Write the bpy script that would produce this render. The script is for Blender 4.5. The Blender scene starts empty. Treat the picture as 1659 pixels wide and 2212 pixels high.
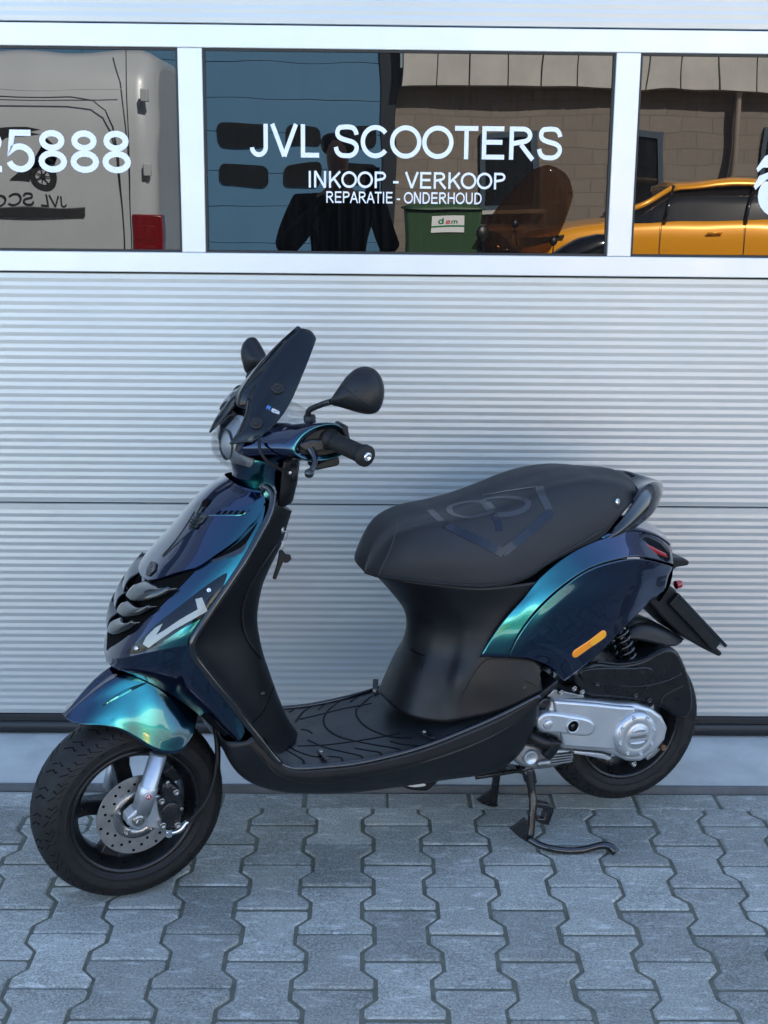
import bpy, bmesh, math, random
import numpy as np
from mathutils import Vector, Matrix
from mathutils.bvhtree import BVHTree

random.seed(7)
scene = bpy.context.scene
C = scene.collection
R = math.radians

# ------------------------------------------------------------------ camera
CAM_H, TILT, YAW, ROLL = 1.55, R(13.9), R(-0.85), R(0.6)
FPX, PW, PH = 2950.0, 1659.0, 2212.0
cf = Vector((-math.sin(YAW)*math.cos(TILT), math.cos(YAW)*math.cos(TILT), -math.sin(TILT)))
cr0 = Vector((math.cos(YAW), math.sin(YAW), 0)); cu0 = cr0.cross(cf)
crt = cr0*math.cos(ROLL) + cu0*math.sin(ROLL)
cup = -cr0*math.sin(ROLL) + cu0*math.cos(ROLL)
cam_pos = Vector((0, 0, CAM_H))
cd = bpy.data.cameras.new('camera'); cam = bpy.data.objects.new('camera', cd); C.objects.link(cam)
cd.sensor_fit = 'VERTICAL'; cd.sensor_height = 36.0; cd.lens = 36.0*FPX/PH; cd.clip_start = 0.05; cd.clip_end = 500
m = Matrix.Identity(4)
for i in range(3):
    m[i][0] = crt[i]; m[i][1] = cup[i]; m[i][2] = -cf[i]; m[i][3] = cam_pos[i]
cam.matrix_world = m
scene.camera = cam

# ------------------------------------------------------------------ light
SUN_EL, SUN_AZ = R(42), R(28)          # the sun stands behind the garage, a little to the right
wd = bpy.data.worlds.new('World'); scene.world = wd; wd.use_nodes = True
wn = wd.node_tree; bg = wn.nodes['Background']
sky = wn.nodes.new('ShaderNodeTexSky'); sky.sky_type = 'NISHITA'; sky.sun_disc = False
sky.sun_elevation = SUN_EL; sky.sun_rotation = SUN_AZ
sky.air_density = 1.0; sky.dust_density = 1.6; sky.ozone_density = 2.6
wn.links.new(sky.outputs[0], bg.inputs[0]); bg.inputs[1].default_value = 0.065
sd = bpy.data.lights.new('sun', 'SUN'); sun = bpy.data.objects.new('sun', sd); C.objects.link(sun)
sd.energy = 5.0; sd.angle = R(0.53); sd.color = (1.0, 0.955, 0.88)
to_sun = Vector((math.sin(SUN_AZ)*math.cos(SUN_EL), math.cos(SUN_AZ)*math.cos(SUN_EL), math.sin(SUN_EL)))
sun.rotation_euler = to_sun.to_track_quat('Z', 'Y').to_euler()
scene.view_settings.view_transform = 'Standard'; scene.view_settings.look = 'None'
scene.view_settings.gamma = 1.0; scene.view_settings.exposure = 3.18
scene.view_settings.use_curve_mapping = False
try:
    scene.cycles.max_bounces = 8; scene.cycles.glossy_bounces = 5; scene.cycles.use_denoising = True
    scene.cycles.sample_clamp_indirect = 6.0
except Exception: pass

# ------------------------------------------------------------------ materials
M = {}
def mat(name, col=(.5, .5, .5), rough=.5, metal=0., spec=.5, coat=0., coat_r=.05, bump=0., bscale=200., var=0., vscale=6., ior=None, rvar=0., cvar2=None, detail=6., objvar=0.):
    mt = bpy.data.materials.new(name); mt.use_nodes = True
    nt = mt.node_tree; b = nt.nodes['Principled BSDF']
    b.inputs['Base Color'].default_value = (*col, 1); b.inputs['Roughness'].default_value = rough
    b.inputs['Metallic'].default_value = metal; b.inputs['Specular IOR Level'].default_value = spec
    b.inputs['Coat Weight'].default_value = coat; b.inputs['Coat Roughness'].default_value = coat_r
    if ior: b.inputs['IOR'].default_value = ior
    tc = nt.nodes.new('ShaderNodeTexCoord')
    def noise(sc, det=6., rg=.6):
        n = nt.nodes.new('ShaderNodeTexNoise'); n.inputs['Scale'].default_value = sc
        n.inputs['Detail'].default_value = det; n.inputs['Roughness'].default_value = rg
        nt.links.new(tc.outputs['Object'], n.inputs['Vector']); return n
    def rng(src, a, b_, lo=.3, hi=.7):
        r = nt.nodes.new('ShaderNodeMapRange'); r.inputs[1].default_value = lo; r.inputs[2].default_value = hi
        r.inputs[3].default_value = a; r.inputs[4].default_value = b_; nt.links.new(src, r.inputs[0]); return r.outputs[0]
    if var or cvar2 or objvar:
        mx = nt.nodes.new('ShaderNodeMix'); mx.data_type = 'RGBA'
        c2 = cvar2 if cvar2 else tuple(c*(1-var) for c in col)
        mx.inputs[6].default_value = (*col, 1); mx.inputs[7].default_value = (*c2, 1)
        n = noise(vscale, detail); nt.links.new(rng(n.outputs[0], 0, 1), mx.inputs[0])
        out = mx.outputs[2]
        if objvar:
            oi = nt.nodes.new('ShaderNodeObjectInfo'); hs = nt.nodes.new('ShaderNodeHueSaturation')
            nt.links.new(rng(oi.outputs['Random'], 1-objvar, 1+objvar, 0, 1), hs.inputs['Value']); nt.links.new(out, hs.inputs['Color'])
            out = hs.outputs[0]
        nt.links.new(out, b.inputs['Base Color'])
    if rvar:
        n = noise(vscale*1.7, 8.); nt.links.new(rng(n.outputs[0], max(0, rough-rvar), rough+rvar), b.inputs['Roughness'])
    if bump:
        n = noise(bscale, 4.); bp = nt.nodes.new('ShaderNodeBump'); bp.inputs['Strength'].default_value = bump
        bp.inputs['Distance'].default_value = .001; nt.links.new(n.outputs[0], bp.inputs['Height']); nt.links.new(bp.outputs[0], b.inputs['Normal'])
    M[name] = mt; return mt
def emit_none(): pass
mat('black_plastic', (.0075, .008, .0095), .42, spec=.36, bump=.12, bscale=900, var=.35, vscale=9, rvar=.08)
mat('black_satin', (.006, .0065, .008), .3, spec=.42, var=.3, vscale=12, rvar=.07)
mat('black_gloss', (.006, .0065, .008), .1, spec=.6, coat=.6, rvar=.03, vscale=14)
mat('black_metal', (.010, .010, .011), .28, spec=.6, rvar=.08, vscale=20)
mat('seat_vinyl', (.023, .0245, .027), .56, spec=.32, bump=.25, bscale=700, var=.2, vscale=6, rvar=.06)
mat('seat_emblem', (.003, .005, .012), .24, spec=.5, bump=.1, bscale=700)
mat('seat_emblem_skylit', (.03, .033, .038), .4, spec=.5, bump=.1, bscale=700)  # lighter copy for the emblem's upper parts; sky reflection put into the colour
mat('mat_groove', (.0025, .003, .004), .6, spec=.2)
mat('stitch', (.05, .055, .06), .7)
mat('rubber', (.014, .0135, .0132), .6, spec=.32, bump=.2, bscale=500, var=.3, vscale=15, rvar=.1)
mat('groove', (.003, .003, .003), .9, spec=.1)
mat('mat_rubber', (.022, .024, .027), .36, spec=.6, bump=.12, bscale=900, rvar=.08, vscale=10, var=.25)
mat('rim_black', (.007, .007, .0075), .3, spec=.5, rvar=.08, vscale=16)
mat('silver', (.56, .58, .60), .38, metal=.75, bump=.12, bscale=800, var=.12, vscale=14, rvar=.06)
mat('cast_alu', (.36, .37, .38), .42, metal=.85, bump=.4, bscale=350, var=.35, vscale=22, rvar=.1)
mat('steel', (.36, .35, .33), .3, metal=1., var=.2, vscale=30, rvar=.08)
mat('disc_steel', (.50, .48, .455), .4, metal=1., var=.2, vscale=24, rvar=.08)
mat('chrome', (.75, .76, .78), .12, metal=1.)
mat('rust_bolt', (.22, .13, .07), .5, metal=.8)
mat('orange_lens', (.95, .30, .004), .25, coat=.7, bump=.5, bscale=420)
mat('orange_lens_b', (1., .42, .012), .3, coat=.7, bump=.6, bscale=420)
mat('red_lens', (.30, .006, .010), .18, coat=.8)
mat('van_lens', (.13, .003, .004), .2, coat=.5)
mat('badge_red', (.45, .03, .02), .3, coat=.6)
mat('white_vinyl', (.80, .82, .85), .4)
mat('white_print', (.62, .63, .64), .5)
mat('light_guide', (.36, .36, .31), .25, coat=.5)
mat('blue_print', (.05, .2, .55), .4)
mat('dull_print', (.06, .06, .065), .5)
mat('black_print', (.012, .012, .014), .5)
mat('green_print', (.02, .16, .05), .5)
mat('red_print', (.5, .03, .03), .5)
mat('window_frame', (.75, .755, .73), .34, metal=.2, bump=.06, bscale=300, var=.05, vscale=5, rvar=.05)
mat('seal', (.012, .012, .013), .5)
mat('dark_gap', (.004, .004, .005), .9)
mat('concrete', (.59, .595, .55), .8, var=.3, vscale=7, bump=.5, bscale=260, detail=10)
mat('edge_steel', (.17, .18, .19), .5, metal=.4, var=.35, vscale=14)
mat('sand', (.17, .17, .13), .95, var=.45, vscale=30, bump=.7, bscale=500)
mat('asphalt', (.22, .215, .205), .9, var=.3, vscale=2, bump=.6, bscale=90)
mat('facade', (.36, .37, .39), .7, var=.1, vscale=3)
mat('opp_fascia', (.40, .39, .36), .75, var=.2, vscale=3)
mat('opp_blue', (.05, .14, .24), .55, var=.1, vscale=1)
mat('opp_dark', (.02, .024, .03), .35)
mat('opp_frame', (.03, .05, .07), .5)
mat('van_paint', (.34, .36, .375), .35, coat=.4, var=.08, vscale=2)
mat('car_paint', (.74, .30, .008), .3, metal=.2, coat=.9, coat_r=.04)
mat('car_glass', (.01, .011, .012), .05, spec=.7, coat=.4)
mat('bin_green', (.02, .06, .022), .5, var=.15, vscale=5)
mat('cloth_black', (.007, .007, .008), .9, spec=.15, bump=.4, bscale=120)
mat('denim', (.02, .025, .04), .9, bump=.4, bscale=150)
mat('skin', (.42, .24, .17), .55)
mat('hair', (.012, .009, .007), .6)
mat('wood', (.34, .22, .12), .8, var=.3, vscale=12)
mat('pipe_zinc', (.33, .28, .24), .5, metal=.3)
mat('tint', (.10, .055, .03), .08, coat=.5)

# flip-flop pearl paint: the pigment itself shifts from teal (seen square on) to blue and violet (seen at a slant)
def pearl():
    mt = mat('pearl_paint', (.01, .1, .2), .15, metal=.92, coat=1., coat_r=.025)
    nt = mt.node_tree; b = nt.nodes['Principled BSDF']
    lw = nt.nodes.new('ShaderNodeLayerWeight'); lw.inputs['Blend'].default_value = .5
    rp = nt.nodes.new('ShaderNodeValToRGB'); e = rp.color_ramp.elements
    e[0].position = .0; e[0].color = (.030, .33, .31, 1); e[1].position = 1.; e[1].color = (.012, .008, .05, 1)
    for p, c in ((.05, (.011, .12, .14)), (.12, (.004, .046, .080)), (.28, (.002, .016, .058)), (.5, (.0018, .008, .048)), (.75, (.006, .004, .04))):
        n = e.new(p); n.color = (*c, 1)
    nt.links.new(lw.outputs['Facing'], rp.inputs[0]); nt.links.new(rp.outputs[0], b.inputs['Base Color'])
    tc = nt.nodes['Texture Coordinate']
    n = nt.nodes.new('ShaderNodeTexNoise'); n.inputs['Scale'].default_value = 2200; n.inputs['Detail'].default_value = 1
    nt.links.new(tc.outputs['Object'], n.inputs['Vector'])
    bp = nt.nodes.new('ShaderNodeBump'); bp.inputs['Strength'].default_value = .10; bp.inputs['Distance'].default_value = .0004
    nt.links.new(n.outputs[0], bp.inputs['Height']); nt.links.new(bp.outputs[0], b.inputs['Normal'])
pearl()

# smoked acrylic and clear plastic
def see_through(name, col, rough, fac, tint=(1, 1, 1)):
    mt = mat(name, col, rough, spec=.42)
    nt = mt.node_tree; b = nt.nodes['Principled BSDF']; o = nt.nodes['Material Output']
    t = nt.nodes.new('ShaderNodeBsdfTransparent'); t.inputs[0].default_value = (*tint, 1)
    mx = nt.nodes.new('ShaderNodeMixShader'); mx.inputs[0].default_value = fac
    nt.links.new(b.outputs[0], mx.inputs[1]); nt.links.new(t.outputs[0], mx.inputs[2]); nt.links.new(mx.outputs[0], o.inputs[0])
see_through('smoke', (.002, .003, .005), .012, .07)
see_through('clear_plastic', (.02, .022, .025), .02, .86)
see_through('tint_screen', (.05, .028, .016), .06, .7, (.55, .42, .34))
see_through('smoke_lens', (.004, .005, .009), .05, .10)

# window glass: dark room behind, plain dielectric reflection with faint waviness
def pane_mat():
    mt = mat('pane_glass', (.006, .008, .010), .0, spec=.5, ior=1.66)
    nt = mt.node_tree; b = nt.nodes['Principled BSDF']; tc = nt.nodes['Texture Coordinate']
    mp = nt.nodes.new('ShaderNodeMapping'); mp.inputs['Scale'].default_value = (2.6, 1, 2.2); nt.links.new(tc.outputs['Object'], mp.inputs[0])
    n = nt.nodes.new('ShaderNodeTexNoise'); n.inputs['Scale'].default_value = 1.6; n.inputs['Detail'].default_value = 1.
    nt.links.new(mp.outputs[0], n.inputs['Vector'])
    bp = nt.nodes.new('ShaderNodeBump'); bp.inputs['Strength'].default_value = 1.; bp.inputs['Distance'].default_value = .00055
    nt.links.new(n.outputs[0], bp.inputs['Height']); nt.links.new(bp.outputs[0], b.inputs['Normal'])
    # thin dust film, rinsed in runs below the top rail
    m2 = nt.nodes.new('ShaderNodeMapping'); m2.inputs['Scale'].default_value = (60, 1, 3); nt.links.new(tc.outputs['Object'], m2.inputs[0])
    n2 = nt.nodes.new('ShaderNodeTexNoise'); n2.inputs['Scale'].default_value = 2.; n2.inputs['Detail'].default_value = 8
    nt.links.new(m2.outputs[0], n2.inputs['Vector'])
    r = nt.nodes.new('ShaderNodeMapRange'); r.inputs[1].default_value = .45; r.inputs[2].default_value = .8; r.inputs[3].default_value = .003; r.inputs[4].default_value = .010
    nt.links.new(n2.outputs[0], r.inputs[0])
    cb = nt.nodes.new('ShaderNodeCombineColor')
    for i in range(3): nt.links.new(r.outputs[0], cb.inputs[i])
    nt.links.new(cb.outputs[0], b.inputs['Base Color'])
pane_mat()

# silver-lacquered door skin: faint streaks
def door_mat():
    mt = mat('door_skin', (.50, .535, .585), .42, metal=.55)
    nt = mt.node_tree; b = nt.nodes['Principled BSDF']; tc = nt.nodes['Texture Coordinate']
    n = nt.nodes.new('ShaderNodeTexNoise'); n.inputs['Scale'].default_value = 2.2; n.inputs['Detail'].default_value = 8
    nt.links.new(tc.outputs['Object'], n.inputs['Vector'])
    mx = nt.nodes.new('ShaderNodeMix'); mx.data_type = 'RGBA'
    mx.inputs[6].default_value = (.545, .555, .54, 1); mx.inputs[7].default_value = (.485, .50, .485, 1)
    nt.links.new(n.outputs[0], mx.inputs[0]); nt.links.new(mx.outputs[2], b.inputs['Base Color'])
    n2 = nt.nodes.new('ShaderNodeTexNoise'); n2.inputs['Scale'].default_value = 5; n2.inputs['Detail'].default_value = 8
    nt.links.new(tc.outputs['Object'], n2.inputs['Vector'])
    r = nt.nodes.new('ShaderNodeMapRange'); r.inputs[3].default_value = .36; r.inputs[4].default_value = .5
    nt.links.new(n2.outputs[0], r.inputs[0]); nt.links.new(r.outputs[0], b.inputs['Roughness'])
    n3 = nt.nodes.new('ShaderNodeTexNoise'); n3.inputs['Scale'].default_value = 2.6; n3.inputs['Detail'].default_value = 3
    nt.links.new(tc.outputs['Object'], n3.inputs['Vector'])
    bp = nt.nodes.new('ShaderNodeBump'); bp.inputs['Strength'].default_value = 1.; bp.inputs['Distance'].default_value = .006
    nt.links.new(n3.outputs[0], bp.inputs['Height']); nt.links.new(bp.outputs[0], b.inputs['Normal'])
door_mat()

# worn concrete pavers: grain, pale efflorescence, dark patches, a tone per stone
def paver_mat():
    mt = mat('paver', (.2, .205, .21), .85, spec=.3)
    nt = mt.node_tree; b = nt.nodes['Principled BSDF']; tc = nt.nodes['Texture Coordinate']
    geo = nt.nodes.new('ShaderNodeNewGeometry')
    def noise(sc, det, rg=.6, src=None, stretch=None):
        n = nt.nodes.new('ShaderNodeTexNoise'); n.inputs['Scale'].default_value = sc; n.inputs['Detail'].default_value = det; n.inputs['Roughness'].default_value = rg
        s = geo.outputs['Position']
        if stretch:
            mp = nt.nodes.new('ShaderNodeMapping'); mp.inputs['Scale'].default_value = stretch; mp.inputs['Rotation'].default_value = (0, 0, .35)
            nt.links.new(s, mp.inputs[0]); s = mp.outputs[0]
        nt.links.new(s, n.inputs['Vector']); return n.outputs[0]
    def ramp(src, lo, hi, a, c):
        r = nt.nodes.new('ShaderNodeMapRange'); r.inputs[1].default_value = lo; r.inputs[2].default_value = hi; r.inputs[3].default_value = a; r.inputs[4].default_value = c
        nt.links.new(src, r.inputs[0]); return r.outputs[0]
    def mix(f, a, c):
        x = nt.nodes.new('ShaderNodeMix'); x.data_type = 'RGBA'
        nt.links.new(f, x.inputs[0])
        for s, i in ((a, 6), (c, 7)):
            if isinstance(s, tuple): x.inputs[i].default_value = (*s, 1)
            else: nt.links.new(s, x.inputs[i])
        return x.outputs[2]
    c = mix(ramp(noise(7, 8), .35, .65, 0, 1), (.21, .211, .186), (.32, .32, .285))
    c = mix(ramp(noise(190, 5, .8), .44, .62, 0, .85), c, (.51, .52, .46))
    c = mix(ramp(noise(230, 4, .8), .53, .66, 0, .8), c, (.085, .083, .075))
    c = mix(ramp(noise(14, 12, .8, stretch=(1., 2.8, 1.)), .53, .64, 0, .75), c, (.66, .66, .62))
    c = mix(ramp(noise(46, 8, .8, stretch=(1., 2.2, 1.)), .60, .70, 0, .7), c, (.68, .675, .64))
    oi = nt.nodes.new('ShaderNodeObjectInfo'); hs = nt.nodes.new('ShaderNodeHueSaturation')
    nt.links.new(ramp(oi.outputs['Random'], 0, 1, .74, 1.24), hs.inputs['Value']); nt.links.new(c, hs.inputs['Color'])
    nt.links.new(hs.outputs[0], b.inputs['Base Color'])
    bp = nt.nodes.new('ShaderNodeBump'); bp.inputs['Strength'].default_value = .9; bp.inputs['Distance'].default_value = .0022
    nt.links.new(noise(190, 6, .75), bp.inputs['Height']); nt.links.new(bp.outputs[0], b.inputs['Normal'])
paver_mat()

def block_mat():
    mt = mat('block_wall', (.2, .17, .14), .9)
    nt = mt.node_tree; b = nt.nodes['Principled BSDF']; tc = nt.nodes['Texture Coordinate']
    mp = nt.nodes.new('ShaderNodeMapping'); mp.inputs['Rotation'].default_value = (R(-90), 0, 0); nt.links.new(tc.outputs['Object'], mp.inputs[0])
    bt = nt.nodes.new('ShaderNodeTexBrick'); bt.inputs['Scale'].default_value = 1.; bt.inputs['Brick Width'].default_value = .45; bt.inputs['Row Height'].default_value = .22
    bt.inputs['Mortar Size'].default_value = .008; bt.inputs['Color1'].default_value = (.17, .145, .12, 1); bt.inputs['Color2'].default_value = (.15, .128, .105, 1); bt.inputs['Mortar'].default_value = (.11, .095, .08, 1)
    nt.links.new(mp.outputs[0], bt.inputs['Vector']); nt.links.new(bt.outputs[0], b.inputs['Base Color'])
block_mat()

# ------------------------------------------------------------------ helpers
def empty(name, loc=(0, 0, 0), rz=0., parent=None):
    o = bpy.data.objects.new(name, None); C.objects.link(o); o.location = loc; o.rotation_euler = (0, 0, rz); o.empty_display_size = .1
    if parent: o.parent = parent
    return o
def tag(o, label=None, cat=None, group=None, kind=None):
    if label: o['label'] = label
    if cat: o['category'] = cat
    if group: o['group'] = group
    if kind: o['kind'] = kind
    return o
def link(name, me, material, parent=None, smooth=False):
    if material and not me.materials:
        me.materials.append(M[material])
    if smooth:
        for p in me.polygons: p.use_smooth = True
    o = bpy.data.objects.new(name, me); C.objects.link(o)
    if parent: o.parent = parent
    return o
class MB:
    """collects faces for one mesh"""
    def __init__(s): s.v = []; s.f = []; s.sm = []
    def add(s, vs, fs, smooth=False):
        k = len(s.v); s.v += [tuple(v) for v in vs]; s.f += [tuple(i+k for i in f) for f in fs]; s.sm += [smooth]*len(fs); return s
    def box(s, lo, hi):
        (a, b, c), (d, e, f) = lo, hi
        return s.add([(a, b, c), (d, b, c), (d, e, c), (a, e, c), (a, b, f), (d, b, f), (d, e, f), (a, e, f)],
                     [(0, 3, 2, 1), (4, 5, 6, 7), (0, 1, 5, 4), (1, 2, 6, 5), (2, 3, 7, 6), (3, 0, 4, 7)])
    def grid(s, G, cu=False, cv=False, smooth=True):
        nu, nv = len(G), len(G[0]); k = len(s.v)
        for row in G: s.v += [tuple(p) for p in row]
        for i in range(nu if cu else nu-1):
            for j in range(nv if cv else nv-1):
                a = i*nv+j; b = ((i+1) % nu)*nv+j; c = ((i+1) % nu)*nv+(j+1) % nv; d = i*nv+(j+1) % nv
                s.f.append((k+a, k+b, k+c, k+d)); s.sm.append(smooth)
        return s
    def tube(s, pts, r, n=10, cap=True, smooth=True):
        pts = [Vector(p) for p in pts]; N = len(pts)
        rs = [r]*N if isinstance(r, (int, float)) else list(r)
        t0 = (pts[1]-pts[0]).normalized(); up = Vector((0, 0, 1)) if abs(t0.z) < .9 else Vector((1, 0, 0))
        a = t0.cross(up).normalized(); G = []
        for i, p in enumerate(pts):
            t = (pts[min(i+1, N-1)]-pts[max(i-1, 0)]).normalized()
            a = (a - t*a.dot(t)).normalized(); b = t.cross(a)
            G.append([p + (a*math.cos(2*math.pi*j/n)+b*math.sin(2*math.pi*j/n))*rs[i] for j in range(n)])
        k = len(s.v); s.grid(G, cv=True, smooth=smooth)
        if cap:
            s.f.append(tuple(k+j for j in range(n))); s.sm.append(False)
            e = k+(N-1)*n; s.f.append(tuple(e+n-1-j for j in range(n))); s.sm.append(False)
        return s
    def lathe(s, prof, o, ax, n=32, ang=None, smooth=True, closed=False, sx=None):
        o = Vector(o); ax = Vector(ax).normalized(); up = Vector((0, 0, 1)) if abs(ax.z) < .9 else Vector((1, 0, 0))
        a = ax.cross(up).normalized(); b = ax.cross(a)
        G = [[o + ax*h + (a*math.cos(2*math.pi*j/n)+b*math.sin(2*math.pi*j/n))*r for j in range(n)] for r, h in prof]
        return s.grid(G, cu=closed, cv=True, smooth=smooth)
    def prism(s, poly, d):
        """poly: list of 3-D points (planar), extruded by vector d"""
        n = len(poly); d = Vector(d); P = [Vector(p) for p in poly]
        return s.add(P+[p+d for p in P], [tuple(range(n))[::-1], tuple(range(n, 2*n))]+[(i, (i+1) % n, n+(i+1) % n, n+i) for i in range(n)])
    def build(s, name, material, parent=None, bevel=0., seg=2, solid=0., sub=0, auto=None, fix=True):
        me = bpy.data.meshes.new(name); me.from_pydata(s.v, [], s.f); me.update()
        me.polygons.foreach_set('use_smooth', s.sm)
        if fix:
            bm = bmesh.new(); bm.from_mesh(me); bmesh.ops.recalc_face_normals(bm, faces=bm.faces); bm.to_mesh(me); bm.free()
        o = link(name, me, material, parent)
        if solid:
            md = o.modifiers.new('solid', 'SOLIDIFY'); md.thickness = abs(solid); md.offset = -1 if solid > 0 else 1
        if bevel:
            md = o.modifiers.new('bevel', 'BEVEL'); md.width = bevel; md.segments = seg; md.limit_method = 'ANGLE'; md.angle_limit = R(35)
            md.harden_normals = False
            for p in me.polygons: p.use_smooth = True
            me.set_sharp_from_angle(angle=R(50))
        if sub:
            md = o.modifiers.new('sub', 'SUBSURF'); md.levels = sub; md.render_levels = sub
        return o
def crs(pts, n, closed=False):
    """Catmull-Rom through pts, resampled to n points by arc length"""
    P = np.array([tuple(p) for p in pts], float); k = len(P)
    if k == 2:
        return [Vector(P[0]+(P[1]-P[0])*i/(n-1)) for i in range(n)]
    D = []
    segs = k if closed else k-1
    for i in range(segs):
        if closed: p0, p1, p2, p3 = P[(i-1) % k], P[i], P[(i+1) % k], P[(i+2) % k]
        else:
            p1, p2 = P[i], P[i+1]; p0 = P[i-1] if i else 2*p1-p2; p3 = P[i+2] if i+2 < k else 2*p2-p1
        d = max(np.linalg.norm(p2-p1), 1e-9)
        d0 = max(np.linalg.norm(p1-p0), 1e-9); d2 = max(np.linalg.norm(p3-p2), 1e-9)
        m1 = (p2-p0)/(d0+d)*d; m2 = (p3-p1)/(d+d2)*d
        for t in np.linspace(0, 1, 14, endpoint=False):
            D.append((2*t**3-3*t**2+1)*p1+(t**3-2*t**2+t)*m1+(-2*t**3+3*t**2)*p2+(t**3-t**2)*m2)
    D.append(P[0] if closed else P[-1]); D = np.array(D)
    L = np.concatenate([[0], np.cumsum(np.linalg.norm(np.diff(D, axis=0), axis=1))])
    T = np.linspace(0, L[-1], n+1)[:-1] if closed else np.linspace(0, L[-1], n)
    return [Vector([np.interp(t, L, D[:, j]) for j in range(3)]) for t in T]
def across(rows, nv):
    """rows: list of rails (each nu long) -> grid nu x nv, smooth across the rails"""
    k = len(rows); nu = len(rows[0]); A = np.array([[tuple(p) for p in r] for r in rows])
    T = np.linspace(0, k-1, nv); G = [[None]*nv for _ in range(nu)]
    for j, t in enumerate(T):
        i = min(int(t), k-2); f = t-i
        p1, p2 = A[i], A[i+1]; p0 = A[i-1] if i else 2*p1-p2; p3 = A[i+2] if i+2 < k else 2*p2-p1
        if k == 2: Q = p1+(p2-p1)*f
        else:
            d = np.maximum(np.linalg.norm(p2-p1, axis=1), 1e-6)[:, None]; d0 = np.maximum(np.linalg.norm(p1-p0, axis=1), 1e-6)[:, None]; d2 = np.maximum(np.linalg.norm(p3-p2, axis=1), 1e-6)[:, None]
            m1 = (p2-p0)/(d0+d)*d; m2 = (p3-p1)/(d+d2)*d
            Q = (2*f**3-3*f**2+1)*p1+(f**3-2*f**2+f)*m1+(-2*f**3+3*f**2)*p2+(f**3-f**2)*m2
        for u in range(nu): G[u][j] = Vector(Q[u])
    return G
ST = .145
def _arc(cx, cy, rx, ry, a0, a1, n=18): return [(cx+rx*math.cos(R(a0+(a1-a0)*i/n)), cy+ry*math.sin(R(a0+(a1-a0)*i/n))) for i in range(n+1)]
_h = ST/2
_bowl = [(.14, 1-_h), (.55, 1-_h)]+_arc(.55, .735, .255, .265-_h, 90, -90)[1:]+[(.14, .47+_h-_h)]
_eight = [_arc(.39, .755, .235, .245-_h, 0, 360), _arc(.39, .265, .275, .265-_h, 0, 360)]
GLY = {
 'J': (.70, [[(.54, 1), (.54, .32)]+_arc(.305, .31, .235, .31-_h, 0, -175)[1:]]), 'V': (.93, [[(.065, 1), (.465, .03)], [(.865, 1), (.465, .03)]]),
 'L': (.78, [[(.17, 1), (.17, 0)], [(.17, _h), (.72, _h)]]), 'C': (1.01, [_arc(.53, .5, .43, .5-_h, 38, 322, 30)]), 'O': (1.09, [_arc(.545, .5, .46, .5-_h, 0, 360, 36)]),
 'T': (.85, [[(.03, 1-_h), (.82, 1-_h)], [(.425, 1), (.425, 0)]]), 'E': (.93, [[(.18, 1), (.18, 0)], [(.18, 1-_h), (.85, 1-_h)], [(.18, .52), (.80, .52)], [(.18, _h), (.87, _h)]]),
 'I': (.39, [[(.195, 1), (.195, 0)]]), 'N': (1.01, [[(.17, 1), (.17, 0)], [(.17, 1), (.84, 0)], [(.84, 1), (.84, 0)]]), 'K': (.93, [[(.17, 1), (.17, 0)], [(.86, .98), (.20, .38)], [(.42, .58), (.88, .0)]]),
 'P': (.93, [[(.18, 1), (.18, 0)], _bowl]), 'R': (1.01, [[(.18, 1), (.18, 0)], _bowl, [(.50, .46), (.92, 0)]]), 'B': (.93, [[(.18, 1), (.18, 0)], _bowl, [(.14, .47), (.55, .47)]+_arc(.55, .265, .27, .205, 90, -90)[1:]+[(.14, _h)]]),
 'A': (.93, [[(.05, 0), (.465, .97)], [(.88, 0), (.465, .97)], [(.20, .36), (.73, .36)]]), 'D': (1.01, [[(.18, 1), (.18, 0)], [(.14, 1-_h), (.46, 1-_h)]+_arc(.46, .5, .42, .5-_h, 90, -90, 24)[1:]+[(.14, _h)]]),
 'U': (1.01, [[(.17, 1), (.17, .38)]+_arc(.505, .38, .335, .38-_h, 180, 360, 22)[1:]+[(.84, 1)]]), 'H': (1.01, [[(.17, 1), (.17, 0)], [(.84, 1), (.84, 0)], [(.17, .52), (.84, .52)]]),
 'G': (1.09, [_arc(.545, .5, .45, .5-_h, 40, 345, 30)+[(.975, .46)], [(.56, .44), (1.04, .44)]]), '-': (.465, [[(.05, .37), (.42, .37)]]), ' ': (.39, []),
 '2': (.78, [_arc(.38, .71, .27, .29-_h, 165, -30, 16)+[(.45, .38), (.16, .16), (.09, .07)], [(.05, _h), (.70, _h)]]), '0': (.78, [_arc(.39, .5, .285, .5-_h, 0, 360, 28)]),
 '5': (.78, [[(.66, 1-_h), (.21, 1-_h), (.145, .50)]+_arc(.375, .34, .285, .34-_h, 125, -160, 22)]), '8': (.78, _eight), '6': (.78, [_arc(.39, .31, .27, .31-_h, 0, 360, 24), _arc(.45, .5, .345, .5-_h, 175, 55, 16)]), '9': (.78, [_arc(.39, .69, .27, .31-_h, 0, 360, 24), _arc(.33, .5, .345, .5-_h, -5, -125, 16)]),
 '1': (.78, [[(.44, 1), (.44, 0)], [(.14, .74), (.44, .95)]]), 'X': (.93, [[(.06, 1), (.87, 0)], [(.87, 1), (.06, 0)]]), 'M': (1.16, [[(.16, 0), (.16, 1)], [(.16, 1), (.58, .05)], [(.58, .05), (1.0, 1)], [(1.0, 1), (1.0, 0)]]),
 'S': (.93, [None]), 's': (.7, [None]), 'm': (1.16, [[(.12, .74), (.12, 0)], [(.12, .5)]+_arc(.345, .5, .225, .24-_h, 180, 0)+[(.57, 0)], [(.57, .5)]+_arc(.795, .5, .225, .24-_h, 180, 0)+[(1.02, 0)]]), 'b': (.78, [[(.12, 1), (.12, 0)], _arc(.40, .37, .26, .37-_h, 0, 360)]),
}
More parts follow.
